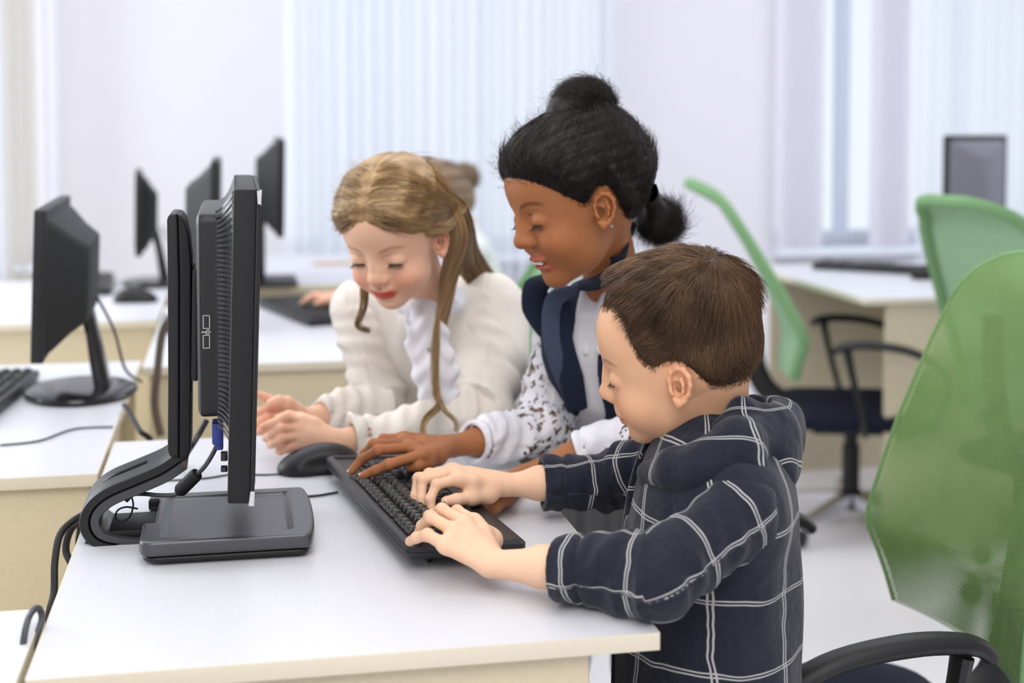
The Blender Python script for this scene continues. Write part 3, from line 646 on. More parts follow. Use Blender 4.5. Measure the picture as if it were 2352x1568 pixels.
# ================================================================ KEYBOARD AND MOUSE
kx = unit([.942, .336, 0]); ky = unit([-.336, .942, 0]); k0 = pz(932, 1292, .764)
KM = Matrix(((kx[0], ky[0], 0, k0[0]), (kx[1], ky[1], 0, k0[1]), (0, 0, 1, .7505), (0, 0, 0, 1)))
tilt = math.radians(4.2); KT = KM @ Matrix.Translation((0, 0, .004)) @ Matrix.Translation((.150, 0, 0)) @ Matrix.Rotation(tilt, 4, 'Y') @ Matrix.Translation((-.150, 0, 0))
KW, KL = .150, .455
kb = root('keyboard', 'black keyboard under the children\'s hands on the nearest desk', 'keyboard', KM)
def rr_at(x0, x1, y0, y1, r, z, n=4): return [((x0+x1)/2+a, (y0+y1)/2+b, z) for a, b in rrect((x1-x0)/2, (y1-y0)/2, r, n)]
g = G().rings([rr_at(.004, KW-.004, .004, KL-.004, .006, .001), rr_at(0, KW, 0, KL, .009, .006), rr_at(0, KW, 0, KL, .009, .0095)]); g.build('bottom_case', 'kbbody', kb, KT)
g = G().rings([rr_at(0, KW, 0, KL, .009, .0100), rr_at(0, KW, 0, KL, .009, .016), rr_at(.004, KW-.004, .004, KL-.004, .008, .0195), rr_at(.009, KW-.024, .011, KL-.011, .004, .0195), rr_at(.0105, KW-.026, .0125, KL-.0125, .003, .0165)]); g.build('top_case', 'kbbody', kb, KT)
for y in (.03, KL-.07): G().prism([(.036, -.0042), (.040, -.0035), (.040, .004), (.034, .004)], y, y+.035, 'y', bev=.0008).build('foot', 'black', kb, KM @ Matrix.Translation((0, 0, .004)))
KG = .0168
keymesh = {}; legends = G(); legends2 = G()
FONTC = {}
def letter(txt):
    if txt in FONTC: return FONTC[txt]
    c = bpy.data.curves.new('t', 'FONT'); c.body = txt; c.size = 1; c.resolution_u = 1; o = bpy.data.objects.new('t', c); COL.objects.link(o)
    me = o.to_mesh(); r = ([tuple(v.co) for v in me.vertices], [tuple(p.vertices) for p in me.polygons]); o.to_mesh_clear(); bpy.data.objects.remove(o); FONTC[txt] = r; return r
NK = [0]
def key(u, row_x, w=1, h=1, lab='', lab2=''):
    """u: distance along the board from the near end in key units; row_x: position across"""
    ky_ = .0135+u*KG; x_ = row_x; sx, sy = KG*h-.0012, KG*w-.0012
    kk = (round(w, 2), round(h, 2))
    if kk not in keymesh:
        g = G(); tp = .0026
        rs = []
        for z, i in ((-.001, 0), (.0005, .0002), (.0068, tp), (.0076, tp+.0010)): rs.append([(a, b, z) for a, b in rrect(sx/2-i, sy/2-i, .0016, 3)])
        g.rings(rs); keymesh[kk] = g.build('key', 'key', kb, KT @ Matrix.Translation((x_+sx/2, ky_+sy/2, .0182))); o = keymesh[kk]
        o['rel'] = 1; del o['rel']
    # every key is its own object; alike keys share mesh data
    src = keymesh[kk]; first = 'kd' not in src
    if first:
        src['kd'] = 1; M = KT @ Matrix.Translation((x_+sx/2, ky_+sy/2, .0182)); L_ = WM[kb.name].inverted() @ M
        src.data.transform(L_.inverted()); src.matrix_local = L_; o = src
    else:
        o = src.copy(); COL.objects.link(o); o.parent = kb; o.matrix_local = WM[kb.name].inverted() @ KT @ Matrix.Translation((x_+sx/2, ky_+sy/2, .0182))
    NK[0] += 1
    zt_ = .0182+.0078
    # characters read from the user's side: the right-hand direction of the text is +y (away)
    def put(gg, t, sc, ox, oy):
        v, f = letter(t); L_ = len(t)
        gg.add([(x_+sx*ox-vy*sc, ky_+sy*oy+vx*sc, zt_) for vx, vy, _ in v], f)
    if lab: put(legends, lab, .0058 if len(lab) == 1 else .0034, .52, .24)
    if lab2: put(legends2, lab2, .0048, .82, .52)
X0 = .013
rows = [X0, X0+.0215, X0+.0215+KG, X0+.0215+2*KG, X0+.0215+3*KG, X0+.0215+4*KG]
key(0, rows[0], lab='Esc')
for i in range(12): key(2+i+(i//4)*.5, rows[0], lab='F%d' % (i+1))
for i, t in enumerate(('PrSc', 'ScLk', 'Paus')): key(15.25+i, rows[0], lab=t)
for i, t in enumerate('`1234567890-='): key(i, rows[1], lab=t)
key(13, rows[1], 2, lab='Back')
key(0, rows[2], 1.5, lab='Tab')
for i, (t, r_) in enumerate(zip('QWERTYUIOP[]', 'ЙЦУКЕНГШЩЗХЪ')): key(1.5+i, rows[2], lab=t, lab2=r_)
key(13.5, rows[2], 1.5, lab='\\')
key(0, rows[3], 1.75, lab='Caps')
for i, (t, r_) in enumerate(zip("ASDFGHJKL;'", 'ФЫВАПРОЛДЖЭ')): key(1.75+i, rows[3], lab=t, lab2=r_)
key(12.75, rows[3], 2.25, lab='Enter')
key(0, rows[4], 2.25, lab='Shift')
for i, (t, r_) in enumerate(zip('ZXCVBNM,./', 'ЯЧСМИТЬБЮ.')): key(2.25+i, rows[4], lab=t, lab2=r_)
key(12.25, rows[4], 2.75, lab='Shift')
for u, w, t in ((0, 1.25, 'Ctrl'), (1.25, 1.25, ''), (2.5, 1.25, 'Alt'), (3.75, 6.25, ''), (10, 1.25, 'Alt'), (11.25, 1.25, ''), (12.5, 1.25, ''), (13.75, 1.25, 'Ctrl')): key(u, rows[5], w, lab=t)
for r_ in (1, 2):
    for i in range(3): key(15.25+i, rows[r_], lab=(('Ins', 'Hom', 'PgU'), ('Del', 'End', 'PgD'))[r_-1][i])
key(16.25, rows[4], lab='^')
for i in range(3): key(15.25+i, rows[5], lab='<v>'[i])
for i in range(4): key(18.5+i, rows[1], lab=('Num', '/', '*', '-')[i])
for r_, tx in ((2, '789'), (3, '456'), (4, '123')):
    for i in range(3): key(18.5+i, rows[r_], lab=tx[i])
key(21.5, rows[2], 1, 2, lab='+'); key(21.5, rows[4], 1, 2, lab='Ent'); key(18.5, rows[5], 2, lab='0'); key(20.5, rows[5], lab='.')
for o in keymesh.values(): del o['kd']
legends.build('key_legends', 'white_print', kb, KT, smooth=False, kind='stuff'); legends2.build('key_legends', 'orange_print', kb, KT, smooth=False, label='small orange second letters', kind='stuff')

def mouse_thing(P, ang, label, sc=1, M_=None):
    MM = Matrix.Translation(P) @ Matrix.Rotation(ang, 4, 'Z') @ Matrix.Scale(sc, 4)
    r = root('mouse', label, 'mouse', MM)
    F = Field((-.07, -.045, -.005), (.07, .045, .05), .0014)
    F.ell((-.008, 0, .008), (.055, .031, .034), k=0, mg=.05).ell((.030, 0, .006), (.032, .030, .018), k=.02)
    F.half((0, 0, .001), (0, 0, -1), .003)
    F.ell((0, -.045, .018), (.034, .018, .012), k=.01, op='sub'); F.ell((0, .045, .018), (.034, .018, .012), k=.01, op='sub')
    F.rbox((.035, 0, .03), (.06, .0012, .02), .0003, k=.0005, op='sub'); F.rbox((.03, 0, .026), (.022, .008, .014), .003, k=.001, op='sub')
    v, f = F.mesh(); mesh('shell', v, f, 'black', r, MM, smooth=True)
    w = G().lathe([(.006, -.003), (.0085, -.002), (.0085, .002), (.006, .003)], 20); w.v = [(a+.030, c_, b+.018) for a, b, c_ in w.v]; w.build('scroll_wheel', 'grey_plastic', r, MM)
    return r
c = (pz(642, 1095, .75)+pz(806, 1060, .75))/2
mouse = mouse_thing((-.290, 2.055, .7505), math.radians(196), 'black mouse beside the far end of the nearest keyboard')
mouse.matrix_world = mouse.matrix_world
m2 = copy_tree(mouse, Matrix.Translation((*pz(312, 694, .75)[:2], .7505)) @ Matrix.Rotation(.2, 4, 'Z')); m2['label'] = 'shiny mouse on the far left desk'
m3 = copy_tree(mouse, Matrix.Translation((*pz(2138, 640, .75)[:2], .7505)) @ Matrix.Rotation(.3, 4, 'Z') @ Matrix.Scale(1.15, 4)); m3['label'] = 'black mouse on the right desk, near its edge'

# simpler far keyboards
def far_keyboard(c, ang, label, w=.145, l=.44):
    MM = Matrix.Translation(c) @ Matrix.Rotation(ang, 4, 'Z'); r = root('keyboard', label, 'keyboard', MM)
    G().rings([[(a, b, .002) for a, b in rrect(l/2-.003, w/2-.003, .006)], [(a, b, .008) for a, b in rrect(l/2, w/2, .008)], [(a, b, .017) for a, b in rrect(l/2, w/2, .008)], [(a, b, .020) for a, b in rrect(l/2-.003, w/2-.003, .006)]]).build('case', 'kbbody', r, MM)
    kd = None
    for rw in range(6):
        for cc in range(22):
            if cc in (15, 19) or (rw == 5 and 4 <= cc < 9): continue
            x = -l/2+.016+cc*(l-.032)/21; y = w/2-.018-rw*(w-.04)/5
            if kd is None:
                g = G().rings([[(a, b, z) for a, b in rrect(.0082-i, .0085-i, .0015, 2)] for z, i in ((0, 0), (.006, .0024))]); kd = g.build('key', 'key', r, MM)
                kd.location = (x, y, .020)
            else: o = kd.copy(); COL.objects.link(o); o.parent = r; o.location = (x, y, .020)
    return r
far_keyboard((*pz(705, 722, .75)[:2], .751), math.radians(118), 'black keyboard on the desk behind the blonde girl')
far_keyboard((*pz(-58, 925, .75)[:2], .751), math.radians(97), 'pale lit keyboard at the left edge beside the oval foot monitor')
far_keyboard((*pz(2020, 622, .75)[:2], .751), math.radians(150), 'black keyboard on the right desk under the grey backed monitor')
far_keyboard((*pz(205, 660, .75)[:2], .751), math.radians(105), 'dark keyboard on the far left desk behind its monitor')

# ================================================================ OTHER MONITORS
def simple_monitor(M, label, W=.47, H=.30, zc=.25, lean=.05, foot='oval', deep=.06):
    """screen faces -x, rear +x, width along y; origin on the desk"""
    r = root('monitor', label, 'monitor', M)
    Tm = M @ Matrix.Translation((0, 0, zc)) @ Matrix.Rotation(lean, 4, 'Y')
    G().box((0, 0, 0), (.022, W, H), bev=.004).build('bezel', 'black', r, Tm)
    G().box((-.0115, 0, .004), (.002, W-.035, H-.045)).build('screen', 'screen', r, Tm)
    R = []
    for k, (x, i) in enumerate(((.010, .0), (.024, .018), (.024+deep*.5, .055), (.024+deep, .082), (.027+deep, .088))):
        R.append([(x, a, b-.004) for a, b in rrect(W/2-.01-i, H/2-.012-i*.62, .014)])
    G().rings(R).build('rear_housing', 'black_matte', r, Tm)
    if foot == 'oval':
        x0 = .03+deep*.6
        n = G().rings([[(x0+a, b, zc-.06) for a, b in rrect(.012, .030, .008)], [(x0+.012+a, b, .12) for a, b in rrect(.012, .030, .008)], [(x0+.030+a, b, .014) for a, b in rrect(.016, .036, .010)]])
        n.build('neck', 'black_gloss', r, M)
        n = G(); n.rings([[(.05+a*sc, b*sc, z) for a, b in [(.105*math.cos(2*PI*k/36), .125*math.sin(2*PI*k/36)) for k in range(36)]] for z, sc in ((.001, .97), (.007, 1), (.012, .985), (.016, .88), (.018, .5))]); n.build('foot', 'black_gloss', r, M)
        G().tube([(x0+.02, .01, zc-.05), (x0+.05, .02, .12), (x0+.07, .03, .04), (x0+.10, .05, .01)], .003, 6).build('cable', 'grey_plastic', r, M)
    else:
        G().box((.06, 0, .12), (.03, .07, .22), bev=.006).build('neck', 'black', r, M); G().box((.04, 0, .008), (.19, .23, .016), bev=.006).build('foot', 'black', r, M)
    return r
def SM(s_, t_, rz=0, z=.7505): return Matrix.Translation(tuple(st(s_, t_, z))) @ Matrix.Rotation(math.atan2(E2[1], E2[0])+rz, 4, 'Z')
q = to_st(pz(120, 925, .75))
simple_monitor(SM(q[0]-.005, q[1]+.07, .03), 'black widescreen monitor on an oval foot at left, rear turned to us', .48, .268, .236, .04, 'oval', .05)
q = to_st(pz(335, 655, .75))
simple_monitor(SM(q[0]-.020, q[1]+.02, .07), 'thin dark monitor at far left desk behind, with round foot', .38, .255, .235, .02, 'oval', .03)
# two more of the stand-arm kind further along the row
def shift_monitor(px, py, t, label, dz=0):
    """put a copy so that the top near corner of its screen sits on a sight line at depth offset t"""
    s_, z_ = loc(px, py, T0+t); s1, z1 = loc(598, 436, T0)
    c = copy_tree(mon, DM @ Matrix.Translation((.19+s_-s1, .46+t, .75))); c['label'] = label; return c
def back_to_left(px, py, Y, label, zc, rz=0):
    p = pt(px, py, Y); c = p+E1*.225; c[2] = .7505
    simple_monitor(Matrix.Translation(tuple(c)) @ Matrix.Rotation(math.atan2(E2[1], E2[0])+PI+rz, 4, 'Z'), label, .45, .30, zc, -.02, 'box', .045)
back_to_left(491, 374, 3.30, 'dark monitor whose top shows between the stand neck and the nearest monitor', .275)
back_to_left(644, 318, 4.20, 'farthest dark monitor showing right of the nearest monitor', .315)
cM = Matrix.Translation(tuple(pz(2235, 625, .75)[:2])+(.7505,)) @ Matrix.Rotation(math.radians(-72), 4, 'Z')
simple_monitor(cM, 'grey backed monitor standing on the right desk', .245, .40, .27, .0, 'box', .03)
for o in list(bpy.data.objects):
    if o.parent and o.parent.get('label') == 'grey backed monitor standing on the right desk' and o.name.startswith('rear'): o.data.materials[0] = plain('grey_monitor_back', (112, 113, 122), .75, 200)
# loose things far behind
o = G().box((0, 0, .004), (.16, .05, .008), bev=.003).build('ruler', plain('tan_wood', (205, 170, 140), .6, 60), M=Matrix.Translation(tuple(pz(770, 607, .75))) @ Matrix.Rotation(.2, 4, 'Z')); tag(o, 'blurred tan strip lying on the farthest desk', 'ruler')
o = G().tube([pz(0, 1022, .752), pz(90, 1012, .752), pz(170, 985, .752), pz(260, 980, .752)], .0018, 6).build('thin_cable', 'grey_plastic'); tag(o, 'faint thin cable across the left desk in front of the oval foot', 'cable')
o = G().tube([pz(285, 930, .760), pz(305, 960, .752), pt(322, 990, 2.32), pt(345, 1010, 2.32), pt(352, 1060, 2.32)], .005, 6).build('power_cable', 'black_matte'); tag(o, 'black cable dropping behind the left desk from the oval foot', 'cable')
o = G().tube([pt(50, 1600, 1.36), pt(52, 1490, 1.37), pt(66, 1418, 1.39), pt(86, 1396, 1.42), pt(96, 1420, 1.42), pt(80, 1470, 1.40), pt(60, 1540, 1.38)], .0036, 8).build('grey_cable', 'grey_plastic'); tag(o, 'grey cable loop standing up at the lower left desk corner', 'cable')
o = G().tube([pt(386, 735, 2.7), pt(372, 770, 2.7), pt(362, 850, 2.7), pt(356, 930, 2.7), pt(370, 1000, 2.7)], .008, 6).build('power_cable', plain('cable_brown', (96, 84, 74), .7)); tag(o, 'brownish cable bundle hanging in the gap between the desk rows', 'cable')

# ================================================================ CHAIRS
def chair(M, label, mat_back='green_mesh', double=True, frame_mat='green_shell2', arms=True, hook=.5, lean=.30):
    r = root('office_chair', label, 'chair', M, 'green backed office chairs')
    def surf(u, v, off=0):
        z = .50+.575*v
        w = np.interp(v, [0, .10, .215, .5, .75, .88, .95, .985, 1], [.185, .205, .240, .222, .192, .168, .135, .10, .06])
        x = -.215-lean*max(0, v-.20)**1.15-.05*max(0, .20-v)-hook*.5*max(0, v-.90)**1.5*4
        y = u*w; x += .055*(y/.24)**2*(1-.5*v)
        return (x-off, y, z-.0*abs(u))
    nu, nv = 28, 44; us = np.linspace(-1, 1, nu+1); vs_ = np.concatenate([np.linspace(0, .9, 30), np.linspace(.9, 1, nv-28)[1:]])
    def layer(name, off, mat):
        Vt = []; UV = []
        for v in vs_:
            for u in us: p = surf(u, v, off); Vt.append(p); UV.append((p[1]*(1 if off == 0 else 1.03)+off*1.7, v*.62*(1 if off == 0 else 1.02)))
        n = nu+1; F = [(j*n+i, j*n+i+1, (j+1)*n+i+1, (j+1)*n+i) for j in range(len(vs_)-1) for i in range(nu)]
        o = mesh(name, Vt, F, mat, r, M, smooth=True); set_uv(o, UV); return o
    layer('backrest', 0, mat_back)
    if double: layer('backrest_rear_mesh', .012, mat_back)
    rim = [surf(-1, v, .004) for v in vs_]+[surf(u, 1, .004) for u in us[1:-1]]+[surf(1, v, .004) for v in vs_[::-1]]
    if not double: G().tube([V(*p) for p in rim[::2]], .017, 8, sub=1).build('backrest_frame', frame_mat, r, M)
    else: G().tube([V(*p) for p in rim[::2]], .0035, 8, sub=1).build('piping', frame_mat, r, M)
    G().tube([V(-.330, 0, .78), V(-.320, 0, .62), V(-.27, 0, .44), V(-.12, 0, .345)], [.018, .02, .02, .02], 10, flat=1.8).build('back_support', 'black', r, M)
    R = []
    for z, i in ((.345, .03), (.355, .008), (.370, 0), (.388, .006), (.400, .03), (.405, .08)): R.append([(a+.0+.0, b, z-.02*max(0, (a-.12))*2) for a, b in rrect(.235-i, .235-i, .09, 7)])
    G().rings(R).build('seat', 'navy_seat', r, M)
    G().box((-.02, 0, .328), (.22, .20, .035), bev=.01).build('seat_plate', 'black', r, M)
    if arms:
        for s in (-1, 1):
            y = s*.280
            ar = G().tube([V(-.095, y, .595), V(-.065, y, .613), V(.02, y, .618), V(.13, y, .600), V(.215, y, .550), V(.235, y*.98, .48), V(.20, y*.93, .40), V(.10, y*.8, .338)], [.016, .021, .022, .021, .018, .015, .014, .014], 12, flat=.62)
            a_ = ar.build('armrest', 'black', r, M)
            G().tube([V(-.055, y, .600), V(-.04, y, .53), V(-.01, y*.95, .41), V(.01, y*.75, .338)], [.020, .016, .015, .014], 10, flat=.7).build('armrest_post', 'black', a_, M)
    G().lathe([(.022, .32), (.022, .26), (.028, .26), (.028, .12), (.040, .11), (.045, .07), (.03, .06)], 18).build('gas_lift', 'black', r, M)
    lg = None
    for k in range(5):
        a = 2*PI*k/5+.3; R_ = Matrix.Rotation(a, 4, 'Z')
        if lg is None:
            lg = G().rings([[(x, b*w, z+c_*h) for b, c_ in ((-1, -1), (1, -1), (1, 1), (-1, 1))] for x, w, z, h in ((.02, .022, .095, .018), (.16, .017, .082, .013), (.30, .013, .068, .010))]).build('base_leg', 'chrome', r, M)
            lg.matrix_local = R_
            ca = G().lathe([(.008, -.011), (.026, -.010), (.029, 0), (.026, .010), (.008, .011)], 16); ca.v = [(a_+.295, c_, b_+.030) for a_, b_, c_ in ca.v]; ca = ca.build('caster', 'black', lg, M)
        else:
            o = lg.copy(); COL.objects.link(o); o.parent = r; o.matrix_local = R_; cc = ca.copy(); COL.objects.link(cc); cc.parent = o
    return r
chair(place(.462, 1.985, 0, math.atan2(-E2[1], -E2[0])), 'large green mesh backed office chair in the right foreground, behind the boy', lean=.13, hook=.3)
far = chair(place(1.06, 4.28, 0, -.10), 'pale green office chair seen edge-on, pushed under the right desk', 'green_shell', False, 'green_shell2', True, .9)
c = copy_tree(far, place(1.50, 3.66, 0, .55)); c['label'] = 'green office chair whose curved top shows below the right monitor'
c = copy_tree(far, place(-.20, 3.55, 0, PI+.19)); c['label'] = 'pale green office chair glimpsed between the two girls\' heads'
# ================================================================ PEOPLE: shared modelling
def sn(X, Y, Z, f, ph):     # cheap smooth noise in [-1,1]
    return (np.sin(X*f+1.7*np.sin(Y*f*.73+ph)+ph)*np.sin(Y*f*1.13+1.3*np.sin(Z*f*.81+ph*2))+np.sin(Z*f*.9+1.9*np.sin(X*f*.6+ph*3)+ph))*.5
def head_rows(yaw, pitch, roll, base=(-1, 0, 0)):
    """yaw>0 turns to the person's right, pitch>0 looks down, roll>0 tips the crown to the person's left"""
    f = Vector(base); up = Vector((0, 0, 1)); l = up.cross(f)
    q = Quaternion(up, math.radians(-yaw)); f = q @ f; l = q @ l
    q = Quaternion(l, math.radians(pitch)); f = q @ f; up = q @ up
    q = Quaternion(f, math.radians(-roll)); l = q @ l; up = q @ up
    return np.array([f, l, up])
class Head:
    def __init__(s, c, R, sc, skin, lips, smile=0, open_=0, blush=.3, brow=(90, 60, 40), browz=.024, nose=1.0):
        s.c = np.asarray(c, float); s.R = R; s.s = sc; s.skin = np.array(lin(skin)); s.lips = np.array(lin(lips)); s.smile = smile; s.open = open_
        s.blush = blush; s.brow = np.array(lin(brow)); s.browz = browz; s.nose = nose; s.jaw = 0
    def w(s, x, y, z): return s.c+s.s*(x*s.R[0]+y*s.R[1]+z*s.R[2])
    def local(s, P): return ((P-s.c)@s.R.T)/s.s
    def e(s, F, c, r, k=.004, op='add', rot=None):
        R = s.R if rot is None else rot@s.R
        F.ell(s.w(*c), np.asarray(r, float)*np.ones(3)*s.s, R, k=k*s.s, op=op)
    def ch(s, F, P, r, k=.004, op='add'): F.chain([s.w(*p) for p in P], [x*s.s for x in (r if isinstance(r, (list, tuple)) else [r]*len(P))], k=k*s.s, op=op)
    def cranium(s, F):
        s.e(F, (-.012, 0, .040), (.087, .071, .074), 0); s.e(F, (.018, 0, .040), (.063, .062, .060), .02); s.e(F, (-.035, 0, .005), (.055, .056, .055), .03)
    def build(s, F):
        e = lambda *a, **k: s.e(F, *a, **k)
        s.cranium(F)
        j = s.jaw; e((.026, 0, -.010), (.053, .057, .060), .02); e((.026, 0, -.048-j*.6), (.046, .048, .036), .022); e((.060, 0, -.070-j), (.016, .019, .015), .018)
        for y in (-1, 1):
            e((.050, y*.032, -.030), (.022, .022, .024), .016)
            if s.smile: e((.058, y*.033, -.028), (.016, .014, .014), .012)
        n = s.nose
        s.ch(F, [(.071, 0, .016), (.077, 0, .002), (.086*n, 0, -.013)], [.0075, .0075, .0085], .014); e((.088*n, 0, -.0175), (.0098, .0105, .0090), .006)
        for y in (-1, 1):
            e((.081, y*.0105, -.0215), (.0085, .0062, .0068), .006); e((.0885, y*.0052, -.0275), (.0035, .0026, .0022), .002, op='sub')
            e((.086, y*.029, .007), (.011, .017, .0105), .014, op='sub')
            e((.0645, y*.0295, .0035), (.0128, .0138, .0120), .004)
            # closed-lid crease and lash groove
            A = [(.0645+.0133*math.cos(a)*math.cos(-.30), y*.0295+.0133*math.sin(a), .0035-.0045+.0015*math.cos(a*2)) for a in np.linspace(-.95, .95, 9)]
            s.ch(F, A, .0007, .001, op='sub'); setattr(s, 'lash%d' % y, A)
            A2 = [(.0640+.0128*math.cos(a), y*.0295+.0145*math.sin(a), .0035+.0085+.002*math.cos(a)) for a in np.linspace(-.9, .9, 7)]; s.ch(F, A2, .0009, .003, op='sub')
        sm = s.smile
        if s.open: e((.0765, 0, -.0462), (.0072, .0215, .0046), .006); e((.0740, 0, -.0585), (.0074, .0180, .0048), .005); e((.082, 0, -.0525-.0*sm), (.010, .0165, .0034), .0015, op='sub')
        else: e((.075, 0, -.037), (.010, .016, .008), .010); e((.0770, 0, -.0435), (.0072, .0185, .0048), .006); e((.0752, 0, -.0525), (.0072, .0150, .0052), .006)
        so = .004*s.open; M = [(.064-.002*sm-so*.5, -.0215-.003*sm-so, -.0475+.004*sm+so), (.079, -.012, -.0485+.0012*sm), (.0858, 0, -.0480), (.079, .012, -.0485+.0012*sm), (.064-.002*sm-so*.5, .0215+.003*sm+so, -.0475+.004*sm+so)]
        s.ch(F, M, [.0011, .0010, .0008, .0010, .0011], .0025, op='sub')
        e((.084, 0, -.0365), (.0035, .0022, .004), .003, op='sub'); e((.081, 0, -.0635), (.005, .012, .003), .006, op='sub')
    def ears(s, F, tilt=.12, k=.0022, es=.86):
        for y in (-1, 1):
            ct, st_ = math.cos(tilt), math.sin(tilt)
            def E(u, v, w=0):
                u, v = u*es, v*es; u2, v2 = u*ct+v*st_, v*ct-u*st_
                wo = .0655+.42*(u+.008)+w
                return (.001-u2, y*wo, -.008+v2)
            P = lambda L: [E(*q) for q in L]
            s.ch(F, P([(-.006, -.003), (-.0075, .008), (-.004, .018), (.004, .0245), (.013, .0225), (.0185, .013), (.0185, .001), (.0145, -.011), (.008, -.020), (.001, -.0255)]), [.0026, .0028, .0029, .0029, .0030, .0030, .0028, .0028, .0034, .0042], k)
            s.ch(F, P([(.001, -.022), (-.003, -.018)]), [.0052, .0040], k)
            for (u, v, a, b) in ((.005, .004, .0125, .020), (.002, -.012, .008, .011)):
                al = math.atan(.42); r0 = np.array([[math.cos(al), -y*math.sin(al), 0], [y*math.sin(al), math.cos(al), 0], [0, 0, 1]]); s.e(F, E(u, v, -.0050), (a, .0024, b), .003, rot=r0)
            s.ch(F, P([(.003, -.013, .001), (.0095, -.007, .0015), (.0115, .002, .0015), (.0085, .010, .001), (.003, .015, .0005)]), [.0026, .0028, .0028, .0026, .0022], .002)
            s.ch(F, P([(-.0065, -.0045, .0015), (-.005, -.009, .0025)]), [.0030, .0030], .003)
            s.e(F, E(.0018, -.004, -.001), (.0058, .0075, .0090), .002, op='sub'); s.e(F, E(.003, .0105, .0005), (.0055, .0045, .0055), .002, op='sub')
            s.ch(F, P([(.0135, .013, .0012), (.0145, .002, .0012), (.011, -.009, .0012)]), .0019, .002, op='sub')
    def tint(s, P):
        L = s.local(P); x, y, z = L.T; C = np.tile(s.skin, (len(P), 1)); ay = np.abs(y)
        def blend(m, col): nonlocal C; m = np.clip(m, 0, 1)[:, None]; C = C*(1-m)+np.asarray(col)*m
        red = s.skin*np.array([1.0, .62, .55]); front = x > .03
        blend(s.blush*np.exp(-(((ay-.036)/.018)**2+((z+.030)/.018)**2))*front, red)
        blend(.5*s.blush*np.exp(-((ay/.012)**2+((z+.02)/.012)**2))*(x > .08), red)
        blend(.75*s.blush*(ay > .0665)*(np.abs(x+.006) < .04), red)
        sm = s.smile; zc = -.0480+.004*sm*(ay/.02)**2; w = .0205+.002*sm+.004*s.open
        wm = np.clip(1-(ay/w)**2, 0, 1); up = np.clip(1-(np.abs(z-zc-.0028)/.0040)**4, 0, 1)*wm; lo = np.clip(1-(np.abs(z-zc+.0038)/.0050)**4, 0, 1)*wm
        if s.open: lo = np.clip(1-(np.abs(z+.0590)/.0066)**4, 0, 1)*wm
        lm = np.clip(np.maximum(up, lo)*2.2, 0, 1)*(x > .06); blend(lm*.9, s.lips)
        bz = s.browz+.004-.006*((ay-.030)/.018)**2; bm = np.exp(-((z-bz)/.0030)**4)*np.clip((ay-.010)/.006, 0, 1)*np.clip((.050-ay)/.008, 0, 1)*(x > .03)
        blend(bm*.62, s.brow)
        le = np.exp(-(((ay-.0295)/.014)**4+((z-.002)/.009)**4))*(x > .06); blend(le*.16, red*.8)
        return C
    def lashes(s, parent, n=26, L=.0065, lw=.00075):
        g = G()
        for y in (-1, 1):
            A = getattr(s, 'lash%d' % y); pts = [s.w(a+.0004, b, c) for a, b, c in A]; g.tube(pts, [.0004]+[lw*s.s]*(len(pts)-2)+[.0006], 5, sub=3)
            P, _ = spline([np.array(a) for a in A], [1]*len(A), 4)
            for i in range(n):
                p = P[int(i*(len(P)-1)/(n-1))]; o = p-np.array([.0645, y*.0295, .0035]); o = unit(o)
                q1 = p+o*L*.5+V(0, 0, -L*.30); q2 = p+o*L*.95+V(0, y*.0006, -L*.18)
                g.tube([s.w(*p), s.w(*q1), s.w(*q2)], [.00028, .00020, .00006], 3, sub=2)
        return g.build('eyelashes', 'lash', parent, kind='stuff')
def finger(F, P, r=.0066, k=.003):
    n = len(P); rs = [r*1.10, r*1.0, r*.92, r*.80][:n]
    F.chain(P, rs, k=k)
    if n >= 3:  # knuckle fullness
        F.ell(P[1], r*1.06, k=.003)
def hand(F, wrist, fingers, thumb, wr=.0165, fr=.0066, elbow=None, er=.026, up=(0, 0, 1)):
    """fingers: four lists MCP, PIP, DIP, TIP; thumb: CMC, MCP, IP/TIP"""
    mc = [f[0] for f in fingers]
    cen = np.mean(mc, 0); ax = unit(cen-wrist); side = unit(mc[0]-mc[-1]); nrm = unit(np.cross(ax, side))
    if elbow is not None: F.cap(wrist-ax*.004, wrist+(elbow-wrist)*.35, wr*.95, (wr+er)*.5, k=.01, flat=(nrm, 1.12)); F.cap(wrist+(elbow-wrist)*.33, elbow, (wr+er)*.5, er, k=.012)
    for i, f in enumerate(fingers):
        w = wrist+side*(.008-.0055*i)*1.0
        F.cap(w, f[0], wr*.62, fr*1.38, k=.009)
    for i in range(3): F.cap(fingers[i][0]-ax*.004, fingers[i+1][0]-ax*.004, fr*1.2, fr*1.2, k=.006)
    F.cap(wrist+ax*.02, wrist*.35+cen*.65, wr*.72, wr*.70, k=.01)
    F.cap(thumb[0], thumb[1], .0115*fr/.0066, .0088*fr/.0066, k=.009); F.cap(wrist+ax*.008, thumb[0], wr*.66, .0115*fr/.0066, k=.010); F.cap(fingers[0][0]-ax*.02, thumb[1], .007, .0075, k=.012)
    F.chain(thumb[1:], [.0086*fr/.0066, .0080*fr/.0066, .0062*fr/.0066][:len(thumb)-1], k=.003)
    for f in fingers: finger(F, f, fr, .0035)
def nails(parent, tips):
    for tip, prev, nrm, r in tips:
        g = G()
        a = unit(tip-prev); n = unit(np.asarray(nrm, float)-a*(np.asarray(nrm, float)@a)); b = np.cross(a, n); c = tip+n*r*.62+a*r*.05
        ring = []
        for q, lift in ((1.0, 0), (.75, .00035), (0.02, .0006)):
            ring.append([c+a*math.cos(t)*r*.85*q+b*math.sin(t)*r*.62*q+n*(lift+r*.20-(math.sin(t)*q)**2*r*.26) for t in np.linspace(0, 2*PI, 13)[:-1]])
        g.rings(ring); g.build('fingernail', 'nail', parent, smooth=True)
